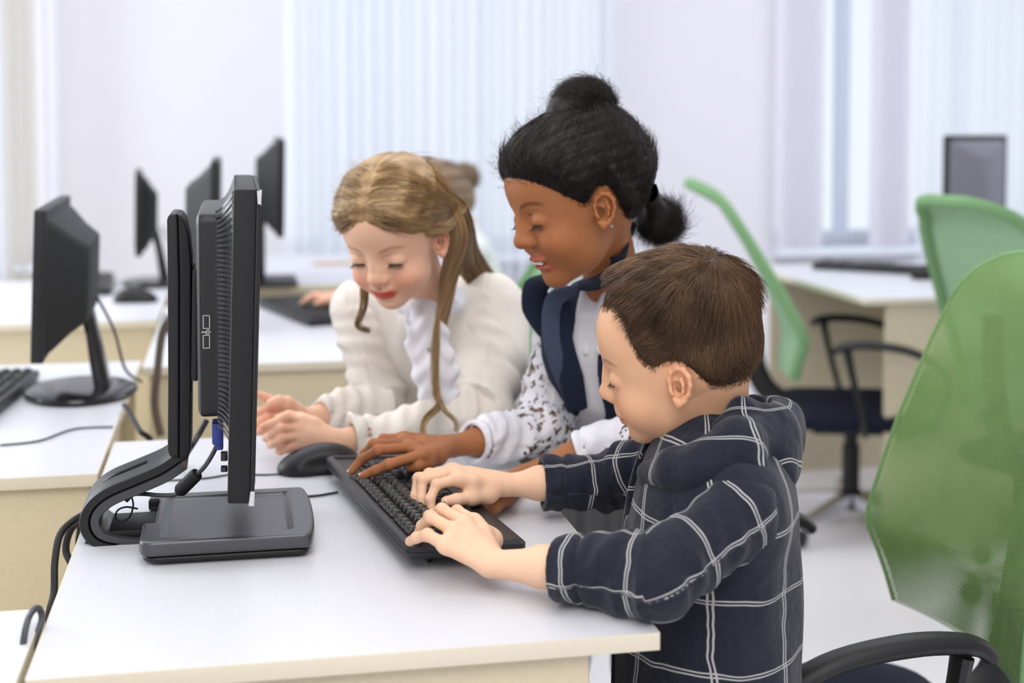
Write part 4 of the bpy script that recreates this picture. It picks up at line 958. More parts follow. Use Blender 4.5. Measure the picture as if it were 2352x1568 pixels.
def combine(L):
    vs, fs, b = [], [], 0
    for v, f in L: vs.append(v); fs.append(f+b); b += len(v)
    return np.concatenate(vs), np.concatenate(fs)
def smesh(name, VF, mat, parent, tint=None, **kw):
    o = mesh(name, VF[0], VF[1], mat, parent, smooth=True, **kw)
    if tint is not None: set_color(o, 'Tint', tint)
    return o
def box_of(pts, pad): A = np.array(pts); return A.min(0)-pad, A.max(0)+pad
def limb(pts, rs, h=.004, k=.02, pad=None):
    lo, hi = box_of(pts, max(rs)+.02); F = Field(lo, hi, h); F.chain([np.array(p) for p in pts], rs, k=k); return F
def axis_coords(P, pts, up=(0, 0, 1)):
    """length along a poly-line and angle around it, for cloth patterns"""
    best = np.full(len(P), 1e9); S = np.zeros(len(P)); A = np.zeros(len(P)); acc = 0
    for a, b in zip(pts[:-1], pts[1:]):
        a, b = np.array(a), np.array(b); ab = b-a; L = np.linalg.norm(ab); t = ((P-a)@ab)/L**2; tc = np.clip(t, 0, 1)
        d = P-(a+tc[:, None]*ab); q = np.linalg.norm(d, axis=1); n1 = unit(np.cross(ab, up)); n2 = unit(np.cross(n1, ab)); m = q < best
        best[m] = q[m]; S[m] = (acc+tc*L)[m]; A[m] = np.arctan2(d@n1, d@n2)[m]; acc += L
    return S, A, best
def strands(name, P, R, shade, mat, parent, **kw):
    """P (N,S,3) centre lines, R (N,S) radii -> slim three-sided hairs as one mesh"""
    N, S, _ = P.shape
    T = np.gradient(P, axis=1); T /= np.linalg.norm(T, axis=2, keepdims=True)+1e-9
    ref = np.array([.31, .57, .76]); A = np.cross(T, ref); A /= np.linalg.norm(A, axis=2, keepdims=True)+1e-9; B = np.cross(T, A)
    Vv = np.stack([P+(A*math.cos(a)+B*math.sin(a))*R[..., None] for a in (0, 2*PI/3, 4*PI/3)], 2).reshape(-1, 3)
    i = np.arange(N)[:, None, None]; s_ = np.arange(S-1)[None, :, None]; k = np.arange(3)[None, None, :]; k2 = (k+1) % 3
    idx = lambda s__, kk: (i*S+s__)*3+kk
    F = np.stack([idx(s_, k), idx(s_, k2), idx(s_+1, k2), idx(s_+1, k)], -1).reshape(-1, 4)
    o = mesh(name, Vv, F, mat, parent, smooth=True, **kw); sh = np.repeat(np.broadcast_to(shade if shade.ndim == 2 else shade[:, None], (N, S)).reshape(-1), 3); set_float(o, 'Shade', np.clip(sh, 0, 1)); return o
def normals_of(Vv, Ff):
    a, b, c, d = (Vv[Ff[:, i]] for i in range(4)); n = np.cross(c-a, d-b); N = np.zeros_like(Vv)
    for i in range(4): np.add.at(N, Ff[:, i], n)
    return N/(np.linalg.norm(N, axis=1, keepdims=True)+1e-12)
def grow(H, VF, N, field, length, S=7, rad=.00035, lift=.25, jitter=.25, curv=.085, clump=60, seed=1, mask=None, amp=.0, grav=0):
    """roots on a hair volume, combed along field(local positions) -> (N,S,3), shade"""
    r = np.random.default_rng(seed); Vv, Ff = VF; Nn = normals_of(Vv, Ff); L = H.local(Vv); ok = np.arange(len(Vv))
    if mask is not None: ok = ok[mask(L)]
    i = r.choice(ok, N); p0 = Vv[i]+r.normal(0, .0008, (N, 3)); n = Nn[i]; l = L[i]
    d = field(l); d = d@H.R       # to world
    d = d-(d*n).sum(1)[:, None]*n; d /= np.linalg.norm(d, axis=1, keepdims=True)+1e-9
    q = l*clump; cn = np.stack([np.sin(q[:, 0]*1.3+2.1*np.sin(q[:, 1]))+np.sin(q[:, 2]*1.7+q[:, 0]), np.sin(q[:, 1]*1.5+1.7*np.sin(q[:, 2]))+np.sin(q[:, 0]*2.1), np.sin(q[:, 2]*1.2+2.3*np.sin(q[:, 0]))], 1)*.5
    b = np.cross(n, d); d = d+b*(cn[:, :1]*jitter+r.normal(0, jitter*.35, (N, 1))); d /= np.linalg.norm(d, axis=1, keepdims=True)
    Lg = length(l)*r.uniform(.75, 1.2, N); t = np.linspace(0, 1, S)[None, :, None]; s_ = t*Lg[:, None, None]
    P = p0[:, None]+d[:, None]*s_+n[:, None]*(lift*s_-(s_**2)/(2*curv*H.s))-n[:, None]*.0004-np.array([0, 0, 1.])*grav*s_**2
    if amp: ph = r.uniform(0, 6, (N, 1)); P = P+b[:, None]*(np.sin(t[..., 0]*14+ph)*amp)[..., None]+n[:, None]*(np.cos(t[..., 0]*14+ph)*amp)[..., None]
    R = rad*(1-.85*t[..., 0]**2)*np.ones((N, 1)); sh = .45+.28*cn[:, 1]+r.normal(0, .16, N)
    return P, R, sh
def hair_volume(H, F0, h, thick, ztop=.0):
    """hair = head shell grown outwards by thick(local) (negative = bald)"""
    F = Field(F0.lo, F0.lo+(F0.n-1)*F0.h, F0.h); H.cranium(F); X, Y, Z = F.coords()
    d = [X-H.c[0], Y-H.c[1], Z-H.c[2]]; x, y, z = (sum(H.R[i][j]*d[j] for j in range(3))/H.s for i in range(3))
    F.D = (F.D-thick(x, y, z)).astype(np.float32); return F
def head_box(H, nb):
    return box_of([H.w(x, y, z) for x in (-.112, .106) for y in (-.05, .05) for z in (-.06, .10)]+[H.w(0, y, z) for y in (-.092, .092) for z in (-.04, .05)]+[H.w(.0, 0, .132), H.w(.06, 0, -.1), nb+V(.06, .06, -.04), nb-V(.06, .06, .04)], .006)

# ================================================================ THE BOY
SK_B = (232, 184, 146)
boy = root('person', 'boy in a dark navy checked hooded shirt typing with both hands at the nearest desk', 'person', place(.24, 1.63, 0))
HB = Head((.196, 1.628, .992), head_rows(11, 15, 7), 1.03, SK_B, (214, 142, 118), blush=.35, brow=(150, 108, 78))
nb = V(.262, 1.645, .885)
F = Field(*head_box(HB, nb), .00125)
F.cap(HB.w(-.028, 0, -.02), nb, .038, .040, k=.0).cap(nb, nb+V(.0, 0, -.03), .042, .05, k=.02)
HB_neck = F.D.copy(); HB.build(F); HB.ears(F)
headB = F.mesh(); F0B = F
tB = HB.tint(headB[0])
# hands and forearms
wl = pz(1128, 1290, .784); el = V(.150, 1.443, .795)
fl = [[pz(1088, 1196, .812), pz(1050, 1174, .818), pz(1020, 1182, .803), pz(1006, 1198, .791)],
      [pz(1062, 1198, .816), pz(1015, 1170, .827), pz(985, 1184, .810), pz(974, 1206, .793)],
      [pz(1038, 1216, .813), pz(990, 1188, .822), pz(969, 1207, .806), pz(960, 1226, .792)],
      [pz(1020, 1250, .802), pz(982, 1228, .806), pz(957, 1234, .799), pz(941, 1243, .791)]]
tl = [pz(1128, 1240, .788), pz(1100, 1215, .786), pz(1078, 1200, .785), pz(1050, 1196, .784)]
F = Field(*box_of([p for f in fl for p in f]+[wl, wl+(el-wl)*.6, tl[0]], .032), .0012)
hand(F, wl, fl, tl, .0170, .0068, el, .027); hl = F.mesh()
wr_ = pt(1158, 1112, 1.805); er = V(.135, 1.83, .795)
fr_ = [[pt(1050, 1100, 1.765), pt(1003, 1113, 1.757), pt(988, 1146, 1.746), pt(992, 1172, 1.741)],
       [pt(1040, 1086, 1.782), pt(970, 1102, 1.776), pt(968, 1144, 1.764), pt(972, 1177, 1.757)],
       [pt(1035, 1080, 1.799), pt(961, 1098, 1.792), pt(954, 1138, 1.778), pt(958, 1168, 1.770)],
       [pt(1040, 1080, 1.815), pt(985, 1088, 1.810), pt(962, 1110, 1.800), pt(955, 1138, 1.790)]]
tr = [pt(1122, 1132, 1.785), pt(1082, 1143, 1.765), pt(1048, 1148, 1.75), pt(1024, 1151, 1.742)]
F = Field(*box_of([p for f in fr_ for p in f]+[wr_, wr_+(er-wr_)*.7, tr[0]], .032), .0012)
hand(F, wr_, fr_, tr, .0170, .0068, er, .027); hr = F.mesh()
core = Field((.10, 1.44, .40), (.40, 1.84, .93), .006)
core.ell((.24, 1.635, .78), (.085, .115, .13), k=0).ell((.245, 1.635, .60), (.085, .11, .15), k=.05).cap((.25, 1.54, .86), (.25, 1.74, .86), .035, k=.04).cap(nb-V(0, 0, .06), nb, .04, .04, k=.03)
legs = []
for y in (1.57, 1.70): legs.append(limb([(.25, y, .482), (-.02, y, .475), (-.05, y, .44), (-.03, y, .12), (-.05, y, .05)], [.062, .052, .05, .032, .03], .006).mesh())
upl = [limb([(.25, 1.525, .815), el, el+(wl-el)*.5], [.028, .030, .027], .004).mesh(), limb([(.25, 1.755, .815), er, er+(wr_-er)*.5], [.028, .030, .026], .004).mesh()]
allB = combine([headB, hl, hr, core.mesh()]+legs+upl)
tint = np.tile(np.array(lin((238, 198, 166))), (len(allB[0]), 1)); tint[:len(tB)] = tB; i0 = len(tB)+len(hl[0])+len(hr[0]); tint[i0:] = np.array(lin((140, 138, 130)))   # vest and leggings under the clothes
nh = len(tB); P_ = allB[0]
# knuckles and fingertips a little redder
for q in [f[i] for f in fl+fr_ for i in (1, 3)]+[tl[-1], tr[-1]]:
    m = np.exp(-((P_-q)**2).sum(1)/.008**2)*.30; m[:nh] = 0; tint = tint*(1-m[:, None])+np.array(lin((232, 160, 130)))*m[:, None]
bodyB = smesh('body', allB, 'skin', boy, tint)
HB.lashes(boy, L=.0045, lw=.0005)
nails(boy, [(fr_[0][3], fr_[0][2], V(-.4, -.8, .4), .0062), (fr_[1][3], fr_[1][2], V(-.5, -.7, .4), .0062), (fr_[2][3], fr_[2][2], V(-.7, -.6, .4), .0060), (tr[3], tr[2], V(-.1, -.9, .4), .0066), (fl[3][3], fl[3][2], V(0, -.3, .9), .0052), (fl[2][3], fl[2][2], V(-.6, -.3, .7), .0058)])
# hair
def zb_boy(x):
    return np.interp(x, [-.12, -.070, -.045, -.035, -.026, -.020, -.012, .004, .010, .016, .021, .027, .032, .036, .039, .043, .080, .12], [-.034, -.034, -.029, -.024, -.006, .004, .015, .018, .016, .013, .014, .020, .030, .048, .070, .083, .086, .086])
def thick_boy(x, y, z):
    f = z-zb_boy(x).astype(np.float32)-0*y
    top = np.clip((z-.035)/.05, 0, 1); tm = .0035+.0130*top+.004*np.clip((x-.02)/.06, 0, 1)*top
    wob = .0016*np.sin(x*150+2*np.sin(y*90+z*60))*np.sin(y*130+3*np.sin(z*80)+x*50)*top
    return (np.clip((f-.004)*.32, -.004, 1)).clip(-.004, tm+wob)*HB.s
Fh = hair_volume(HB, F0B, .0013, thick_boy); hvB = Fh.mesh()
o = smesh('hair', hvB, 'hair_brown', boy); Lh = HB.local(hvB[0]); set_float(o, 'Shade', np.clip(.10+.12*np.clip((Lh[:, 2]-.03)/.06, 0, 1)+.35*np.clip((.03-Lh[:, 2])/.05, 0, 1)*(Lh[:, 0] > -.01), 0, 1))
WH = np.array([-.060, .012, .098])
def comb_boy(l):
    d = l-WH; d = d/(np.linalg.norm(d, axis=1, keepdims=True)+1e-6)
    b = np.cross(d, l/np.linalg.norm(l, axis=1, keepdims=True)); near = np.exp(-((l-WH)**2).sum(1)/.03**2)[:, None]
    d = d+b*.8*near
    d[:, 2] -= .5*np.clip((.04-l[:, 2])/.05, 0, 1); d[:, 0] += .25*(l[:, 2] > .04)*(l[:, 0] > -.02)
    d[:, 0] -= .7*np.clip((.02-l[:, 2])/.03, 0, 1)*(l[:, 0] < .03)
    return d
def len_boy(l):
    f = np.minimum(np.minimum(l[:, 2]-zb_boy(l[:, 0]), l[:, 2]-zb_boy(l[:, 0]+.010)+.006), l[:, 2]-zb_boy(l[:, 0]+.018)+.016); f = np.maximum(f, .004)
    return np.clip(.002+f*.44, .003, .034)
sel = lambda L: (L[:, 2]-zb_boy(L[:, 0]) > .0045)
P, R, sh = grow(HB, hvB, 26000, comb_boy, len_boy, S=7, rad=.00038, lift=.055, jitter=.34, clump=58, seed=3, mask=sel, curv=.080, grav=3)
# short stubble that thins out at the hairline
P2, R2, sh2 = grow(HB, headB, 9000, comb_boy, lambda l: np.clip(.0035+.25*(l[:, 2]-zb_boy(l[:, 0])), .003, .012), S=7, rad=.00020, lift=.10, jitter=.2, clump=60, seed=4, mask=lambda L: (np.random.default_rng(1).random(len(L)) < np.clip((L[:, 2]-zb_boy(L[:, 0])+.004)/.008, 0, 1)) & (L[:, 2]-zb_boy(L[:, 0]) < .016) & ~((np.abs(L[:, 1]) > .064) & (L[:, 2] < .018) & (np.abs(L[:, 0]+.006) < .024)), curv=.085)
P, R, sh = np.concatenate([P, P2]), np.concatenate([R, R2]), np.concatenate([sh, sh2+.3])
# fringe falling over the forehead
o2 = strands('hair_strands', P, R, sh*1.0+.12*(H_z := np.clip((HB.local(P[:, 0])[:, 2]-.06)/.05, 0, 1)), 'hair_brown', boy, kind='stuff')
P, R, sh = grow(HB, hvB, 3200, lambda l: np.stack([.95+0*l[:, 0], .05*np.sign(l[:, 1])+0*l[:, 0], -.5+0*l[:, 0]], 1), lambda l: .017*np.clip((l[:, 0]-.03)/.03, .3, 1), S=7, rad=.00036, lift=.0, jitter=.45, clump=90, seed=5, mask=lambda L: (L[:, 0] > .036) & (L[:, 2]-zb_boy(L[:, 0]) > .000) & (L[:, 2] < .100), curv=.05, grav=6)
strands('fringe', P, R, sh+.05, 'hair_brown', boy, kind='stuff')

# shirt
def wrinkle(F, amp, f, ph, sq=(1, 1, 1)):
    X, Y, Z = F.coords(); F.D = (F.D+amp*sn(X*sq[0], Y*sq[1], Z*sq[2], f, ph)).astype(np.float32)
def shirt_uv(P, c, r, seam, ty=0.0, zo=0.0):
    a = np.arctan2(P[:, 1]-c[1], P[:, 0]-c[0])-seam; a = (a+PI) % (2*PI)-PI
    return np.stack([a*r+ty, P[:, 2]+zo], 1)
Fs = Field((.07, 1.42, .41), (.38, 1.87, .95), .0028)
Fs.ell((.238, 1.632, .79), (.104, .150, .150), k=0).ell((.232, 1.632, .64), (.110, .150, .165), k=.05).ell((.230, 1.632, .52), (.110, .150, .13), k=.05)
Fs.cap((.256, 1.518, .845), (.256, 1.765, .845), .042, k=.05).cap(nb-V(0, 0, .05), nb+V(.004, 0, -.004), .055, .052, k=.04)
wrinkle(Fs, .0042, 34, 1.0, (1, 1, .55)); wrinkle(Fs, .0020, 80, 2.2, (1, 1, .45))
# open front: a narrow V from the collar down
Fs.cap((.145, 1.635, .84), (.115, 1.630, .60), .006, .014, k=.006, op='sub')
Fs.cap(nb+V(-.03, 0, .03), nb+V(-.10, -.008, -.06), .045, .030, k=.01, op='sub'); Fs.cap(nb+V(0, 0, .06), nb+V(0, 0, -.01), .041, k=.006, op='sub')
Fs.half((0, 0, .425), (0, 0, -1)); v, f = Fs.mesh()
shirt = smesh('shirt', (v, f), 'plaid', boy); set_uv(shirt, shirt_uv(v, (.24, 1.70), .150, .3, .052, .012))
# tee under it
Ft = Field(*box_of([nb], .09), .0022); X, Y, Z = Ft.coords()
for i in range(24):
    a, b = 2*PI*i/24, 2*PI*(i+1)/24; q = lambda t: nb+V(.046*math.cos(t)-.004, .046*math.sin(t), .006+.014*math.cos(t)); Ft.cap(q(a), q(b), .0045, k=.002)
Ft.cap(nb+V(-.034, 0, -.012), nb+V(-.07, 0, -.075), .034, .045, k=.01)
smesh('undershirt', Ft.mesh(), 'beige_cloth', boy)
def sleeve(name, pts, rs, uvoff, cuff_at, seed, h=.0026, up=(0, 0, 1), fold=1.0, r_uv=.046):
    pts = [np.array(p, float) for p in pts]; F = Field(*box_of(pts, max(rs)+.022), h); F.chain(pts, rs, k=.018)
    n = min(F.n)
    X, Y, Z = np.meshgrid(*F.ax, indexing='ij'); band_ = np.abs(F.D) < .02; Q = np.stack([X[band_], Y[band_], Z[band_]], 1)
    S, A, d = axis_coords(Q, pts, up); L = sum(np.linalg.norm(b-a) for a, b in zip(pts[:-1], pts[1:]))
    s1 = np.linalg.norm(pts[1]-pts[0]); el_ = np.exp(-((S-s1)/.035)**2)
    q1 = S*150+1.6*np.sin(A+seed)+seed+1.2*np.sin(S*47); w = .0042*(np.abs(np.sin(q1*.5))-.6)*(.35+1.0*el_)+.0040*(np.abs(np.sin(S*34+A*1.1+seed*2+.8*np.sin(A*2)))-.6)+.0026*np.sin(A*2+S*38+seed)+.0012*np.sin(S*210+A*3)
    w = w*fold; cu = np.exp(-((S-(L-cuff_at))/.004)**2); w = w+.0035*cu-.0032*(S > L-cuff_at)
    F.D[band_] += w.astype(np.float32)
    e = pts[-1]; ax = unit(pts[-1]-pts[-2]); F.half(e, ax, .002); F.cap(e-ax*.016, e+ax*.03, rs[-1]*.80, k=.002, op='sub')
    v, f = F.mesh(); S, A, d = axis_coords(v, pts, up); return (v, f), np.stack([S+uvoff[0], A*r_uv+uvoff[1]], 1)
cl_ = el+(wl-el)*.575
VFs, UV = sleeve('sleeve', [(.252, 1.503, .842), el+V(.004, .004, 0), cl_], [.046, .043, .0365], (.030, .020), .030, 1.0, up=(0, 1, .2)); o = smesh('sleeve', VFs, 'plaid', shirt, label='near sleeve, rolled at the cuff'); set_uv(o, UV)
cr_ = er+(wr_-er)*.66
VFs, UV = sleeve('sleeve', [(.235, 1.765, .845), er, cr_], [.046, .040, .033], (.010, .050), .028, 4.0, up=(0, 1, .2)); o = smesh('sleeve', VFs, 'plaid', shirt, label='far sleeve reaching over the keyboard'); set_uv(o, UV)
# hood: thick folded roll round the neck, deep bag behind
hp = [pt(1502, 1092, 1.59), pt(1556, 1076, 1.55), pt(1622, 1062, 1.53), pt(1694, 1022, 1.54), pt(1765, 985, 1.60), pt(1785, 975, 1.66), pt(1760, 985, 1.73), pt(1680, 1010, 1.755), pt(1600, 1040, 1.745), pt(1545, 1065, 1.70)]
hr_ = [.018, .024, .026, .027, .030, .032, .030, .026, .024, .018]
Fo = Field(*box_of(hp, .06), .0026); Fo.chain(hp, hr_, k=.012)
Fo.ell(pt(1765, 1040, 1.64), (.034, .082, .048), k=.03); Fo.cap(pt(1600, 1085, 1.53), pt(1715, 1100, 1.53), .020, .026, k=.02)
Fo.chain([pt(1650, 975, 1.572), pt(1705, 935, 1.585), pt(1735, 920, 1.63), pt(1725, 925, 1.69)], [.006, .008, .010, .008], k=.02)
Fo.ell(nb+V(-.002, 0, .035), (.052, .050, .050), k=.012, op='sub'); Fo.cap(nb+V(-.02, 0, .0), nb+V(-.13, 0, -.02), .040, .036, k=.012, op='sub')
wrinkle(Fo, .0026, 60, .6); wrinkle(Fo, .0010, 140, 2.0)
v, f = Fo.mesh(); o = smesh('hood', (v, f), 'plaid', shirt); a = np.arctan2(v[:, 1]-nb[1], v[:, 0]-nb[0]-.0); r_ = np.hypot(v[:, 1]-nb[1], v[:, 0]-nb[0])
a = (a-2.6) % (2*PI); set_uv(o, np.stack([a*.075+.01, r_*1.1-v[:, 2]*.9+.01], 1))
# trousers and shoes
lg = [limb([(.25, y, .482), (-.02, y, .480), (-.055, y, .44), (-.035, y, .14)], [.070, .060, .056, .046], .005) for y in (1.57, 1.70)]
for L_ in lg: L_.half((0, 0, .12), (0, 0, -1))
smesh('trousers', combine([L_.mesh() for L_ in lg]), 'jeans', boy)
for y in (1.57, 1.70):
    F = Field((-.20, y-.06, -.01), (.04, y+.06, .16), .004); F.ell((-.075, y, .035), (.10, .042, .045), k=0).cap((-.03, y, .06), (-.03, y, .11), .042, k=.03).half((0, 0, .002), (0, 0, -1)); smesh('shoe', F.mesh(), 'shoe', boy)
# ================================================================ GIRL IN THE NAVY VEST
SK_G = (164, 108, 68)
grl = root('person', 'girl with a dark hair bun, navy vest and white lace sleeves, leaning over the keyboard', 'person', place(.15, 2.36, 0))
HG = Head((.090, 1.955, 1.158), head_rows(-24, 20, -3), 1.08, SK_G, (168, 86, 74), smile=1.0, open_=1, blush=.22, brow=(40, 26, 20), browz=.026, nose=1.02)
nb = V(.155, 2.085, 1.035)
HG.jaw = .008; F = Field(*head_box(HG, nb), .0014)
F.cap(HG.w(-.03, 0, -.02), nb, .036, .040, k=0).cap(nb, nb+V(.02, .03, -.04), .045, .06, k=.02)
HG.build(F); HG.ears(F, .22); headG = F.mesh(); F0G = F; tG = HG.tint(headG[0])
wR = pz(1037, 1024, .800); eR = V(.052, 2.13, .797)
fR = [[pz(968, 1044, .813), pz(893, 1066, .808), pz(862, 1080, .799), pz(834, 1092, .791)],
      [pz(940, 1028, .818), pz(868, 1033, .824), pz(832, 1054, .807), pz(808, 1081, .791)],
      [pz(925, 1016, .819), pz(858, 1020, .822), pz(838, 1040, .806), pz(826, 1062, .791)],
      [pz(925, 1006, .816), pz(880, 1008, .814), pz(862, 1024, .802), pz(852, 1042, .791)]]
tR = [pz(1005, 1046, .800), pz(980, 1062, .800), pz(960, 1068, .800), pz(943, 1072, .797)]
F = Field(*box_of([p for f in fR for p in f]+[wR, wR+(eR-wR)*.6, tR[0]], .034), .0015); hand(F, wR, fR, tR, .0185, .0072, eR, .028); gR = F.mesh()
wL = pt(1205, 1092, 1.99); eL = V(.225, 1.985, .835)
fL = [[pz(1125, 1150, .775), pz(1085, 1158, .776), pz(1062, 1162, .772), pz(1042, 1166, .766)], [pz(1128, 1138, .778), pz(1082, 1143, .780), pz(1060, 1148, .774), pz(1040, 1153, .766)],
      [pz(1130, 1126, .778), pz(1088, 1128, .780), pz(1066, 1134, .774), pz(1050, 1138, .766)], [pz(1134, 1114, .775), pz(1100, 1114, .776), pz(1080, 1118, .772), pz(1068, 1122, .766)]]
tL = [pz(1160, 1140, .770), pz(1135, 1160, .768), pz(1112, 1166, .766), pz(1090, 1170, .764)]
F = Field(*box_of([p for f in fL for p in f]+[wL, wL+(eL-wL)*.6, tL[0]], .034), .0018); hand(F, wL, fL, tL, .0175, .0070, eL, .028); gL = F.mesh()
shR, shL = V(.080, 2.20, .972), V(.235, 1.985, 1.03); ch = V(.165, 2.14, .90); pv = V(.155, 2.37, .68)
def torso(sR, sL, chest, pelvis, neck, rx, ry, h, inset=0, fwd=V(-.85, -.5, 0)):
    F = Field(*box_of([sR, sL, chest, pelvis, neck], max(rx, ry)+.05), h); sd = unit(sL-sR); up = unit(chest-pelvis); fw = unit(np.cross(sd, up)); Rw = np.array([fw, sd, np.cross(fw, sd)])
    i = inset
    F.ell(chest, (ry-i, rx-i, .13-i), Rw, k=0, mg=.06).ell(chest*.45+pelvis*.55, (ry-.008-i, rx-.014-i, .15-i), Rw, k=.06, mg=.06).ell(pelvis, (ry-i, rx-i, .11-i), Rw, k=.06, mg=.06)
    F.cap(sR, sL, .036-i, k=.05, mg=.06).cap(neck-unit(neck-chest)*.05, neck, .046-i, .040-i, k=.03, mg=.05); return F, Rw
coreG, RG = torso(shR, shL, ch, pv, nb, .120, .085, .006, .010)
legG = [limb([pv+V(dx, dy, -.02), pv+V(dx*1.1, dy, -.34), pv+V(dx, dy+.02, -.62)], [.062, .042, .028], .006).mesh() for dx, dy in ((-.055, .02), (.055, -.03))]
upG = [limb([shR, eR, eR+(wR-eR)*.5], [.032, .029, .026], .005).mesh(), limb([shL, eL, eL+(wL-eL)*.5], [.032, .029, .024], .005).mesh()]
allG = combine([headG, gR, gL, coreG.mesh()]+legG+upG); tint = np.tile(np.array(lin((166, 110, 72))), (len(allG[0]), 1)); tint[:len(tG)] = tG; tint[len(tG)+len(gR[0])+len(gL[0]):] = np.array(lin((230, 230, 236)))
for q in [f[3] for f in fR]+[f[1] for f in fR]+[tR[-1]]:
    m = np.exp(-((allG[0]-q)**2).sum(1)/.009**2)*.4; m[:len(tG)] = 0; tint = tint*(1-m[:, None])+np.array(lin((205, 130, 100)))*m[:, None]
smesh('body', allG, 'skin', grl, tint); HG.lashes(grl, L=.009, lw=.0011)
nails(grl, [(fR[0][3], fR[0][2], V(-.2, -.3, .9), .0062), (fR[1][3], fR[1][2], V(-.3, -.2, .9), .0062)])
g = G(); P_, _ = spline([np.array(HG.w(.0745+.004, y, -.0512+.10*y*y*8)) for y in (-.013, -.006, 0, .006, .013)], [1]*5, 3); g.tube(P_, .0026, 8, sub=1); g.build('teeth', plain('teeth', (236, 228, 218), .3, 100), grl)
es = G().lathe([(.0018, -.001), (.0026, 0), (.0018, .0012)], 12); es.v = [tuple(HG.w(*q)) for q in [(a-.002, .079+c_, b-.030) for a, b, c_ in es.v]]; es.build('ear_stud', 'steel_rim', grl)
# hair pulled up into a bun, puff behind
def zb_g(x): return np.interp(x, [-.12, -.07, -.05, -.035, -.028, -.018, -.004, .008, .016, .030, .045, .058, .070, .078, .12], [-.050, -.050, -.048, -.020, .004, .018, .022, .014, .000, .016, .034, .048, .060, .066, .066])
def thick_g(x, y, z):
    f = z-zb_g(x).astype(np.float32)+0*y; wob = .0012*np.sin(np.arctan2(y, z-.02)*34+x*30); bulge = .009*np.clip((-.03-x)/.05, 0, 1)
    return (np.clip((f-.001)*.35, -.004, 1)).clip(-.004, .0105+wob+bulge)*HG.s
Fh = hair_volume(HG, F0G, .0016, thick_g); bun = HG.w(-.012, .004, .160) if False else pt(1341, 240, 1.975)
hvG = Fh.mesh(); o = smesh('hair', hvG, 'hair_black', grl); set_float(o, 'Shade', np.full(len(hvG[0]), .12))
BL = HG.local(bun[None])[0]*.86
comb = lambda l: (BL-l)*(1)
P, R, sh = grow(HG, hvG, 9000, comb, lambda l: .030+0*l[:, 0], S=7, rad=.00036, lift=.02, jitter=.16, clump=120, seed=11, mask=lambda L: L[:, 2]-zb_g(L[:, 0]) > .003, amp=.0004)
P2, R2, sh2 = grow(HG, hvG, 2600, comb, lambda l: .012+0*l[:, 0], S=9, rad=.00026, lift=.3, jitter=1.2, clump=100, seed=12, mask=lambda L: (L[:, 2]-zb_g(L[:, 0]) > -.002) & (L[:, 2]-zb_g(L[:, 0]) < .024), amp=.0016)
strands('hair_strands', P, R, sh-.05, 'hair_black', grl, kind='stuff'); strands('curly_edges', P2, R2, sh2+.1, 'hair_black', grl, kind='stuff')
def fuzzball(c, rad, n, L, seed, flow, curl=.004, rr=.0003, parent=None, name='hair_puff', mat='hair_black', out=.5, squash=1):
    r = np.random.default_rng(seed); d = r.normal(size=(n, 3)); d /= np.linalg.norm(d, axis=1, keepdims=True); rad = np.asarray(rad)*np.ones(3)
    p0 = c+d*rad*r.uniform(.82, 1.0, (n, 1)); tn_ = np.cross(d, np.asarray(flow)+r.normal(0, .35, (n, 3))); tn_ /= np.linalg.norm(tn_, axis=1, keepdims=True)
    t = np.linspace(0, 1, 9)[None, :, None]; b = np.cross(d, tn_); ph = r.uniform(0, 6.28, (n, 1)); LL = L*r.uniform(.5, 1.3, n)[:, None, None]; o_ = out*r.uniform(0, 1, n)[:, None, None]**3
    P = p0[:, None]+tn_[:, None]*LL*t+d[:, None]*(o_*LL*t-(1-np.minimum(o_, 1))*(LL*t)**2/(2*rad.mean()))+(b[:, None]*np.sin(t*11+ph[:, :, None])+d[:, None]*np.cos(t*11+ph[:, :, None]))*curl*t
    return strands(name, P, rr*(1-.6*t[..., 0])*np.ones((n, 1)), .35+r.normal(0, .18, n), mat, parent, kind='stuff')
F = Field(bun-.10, bun+.08, .0018); F.ell(bun, (.043, .043, .037), k=0); F.cap(bun-V(-.006, 0, .02), HG.w(-.022, 0, .115), .026, .022, k=.02)
wrinkle(F, .0022, 120, 1.0)
hb = F.mesh(); o = smesh('hair_bun', hb, 'hair_black', grl); set_float(o, 'Shade', np.full(len(hb[0]), .10))
fuzzball(bun, (.044, .044, .038), 5200, .040, 3, (.2, .6, 1), .0016, .00032, grl, 'bun_strands', out=.25)
fuzzball(bun, (.042, .042, .036), 130, .030, 5, (0, 1, .2), .0060, .00022, grl, 'flyaway_hair', out=1.6)
pf = pt(1521, 512, 2.07); F = Field(pf-.06, pf+.06, .002); F.ell(pf+V(-.004, 0, .002), (.031, .031, .030), k=0); F.cap(pf, HG.w(-.105, 0, -.008), .012, .016, k=.02); hb = F.mesh(); o = smesh('hair_puff', hb, 'hair_black', grl); set_float(o, 'Shade', np.full(len(hb[0]), .10))
fuzzball(pf+V(-.003, 0, .002), (.031, .031, .030), 3200, .034, 8, (.2, 1, .1), .0025, .0003, grl, 'puff_strands', out=.75)
P3_, R3, sh3 = grow(HG, hvG, 240, comb, lambda l: .024+0*l[:, 0], S=10, rad=.0002, lift=.8, jitter=2.0, clump=90, seed=15, mask=lambda L: (L[:, 2] > .05) & (L[:, 0] > -.02), amp=.003); strands('flyaway_hair', P3_, R3, sh3, 'hair_black', grl, kind='stuff')
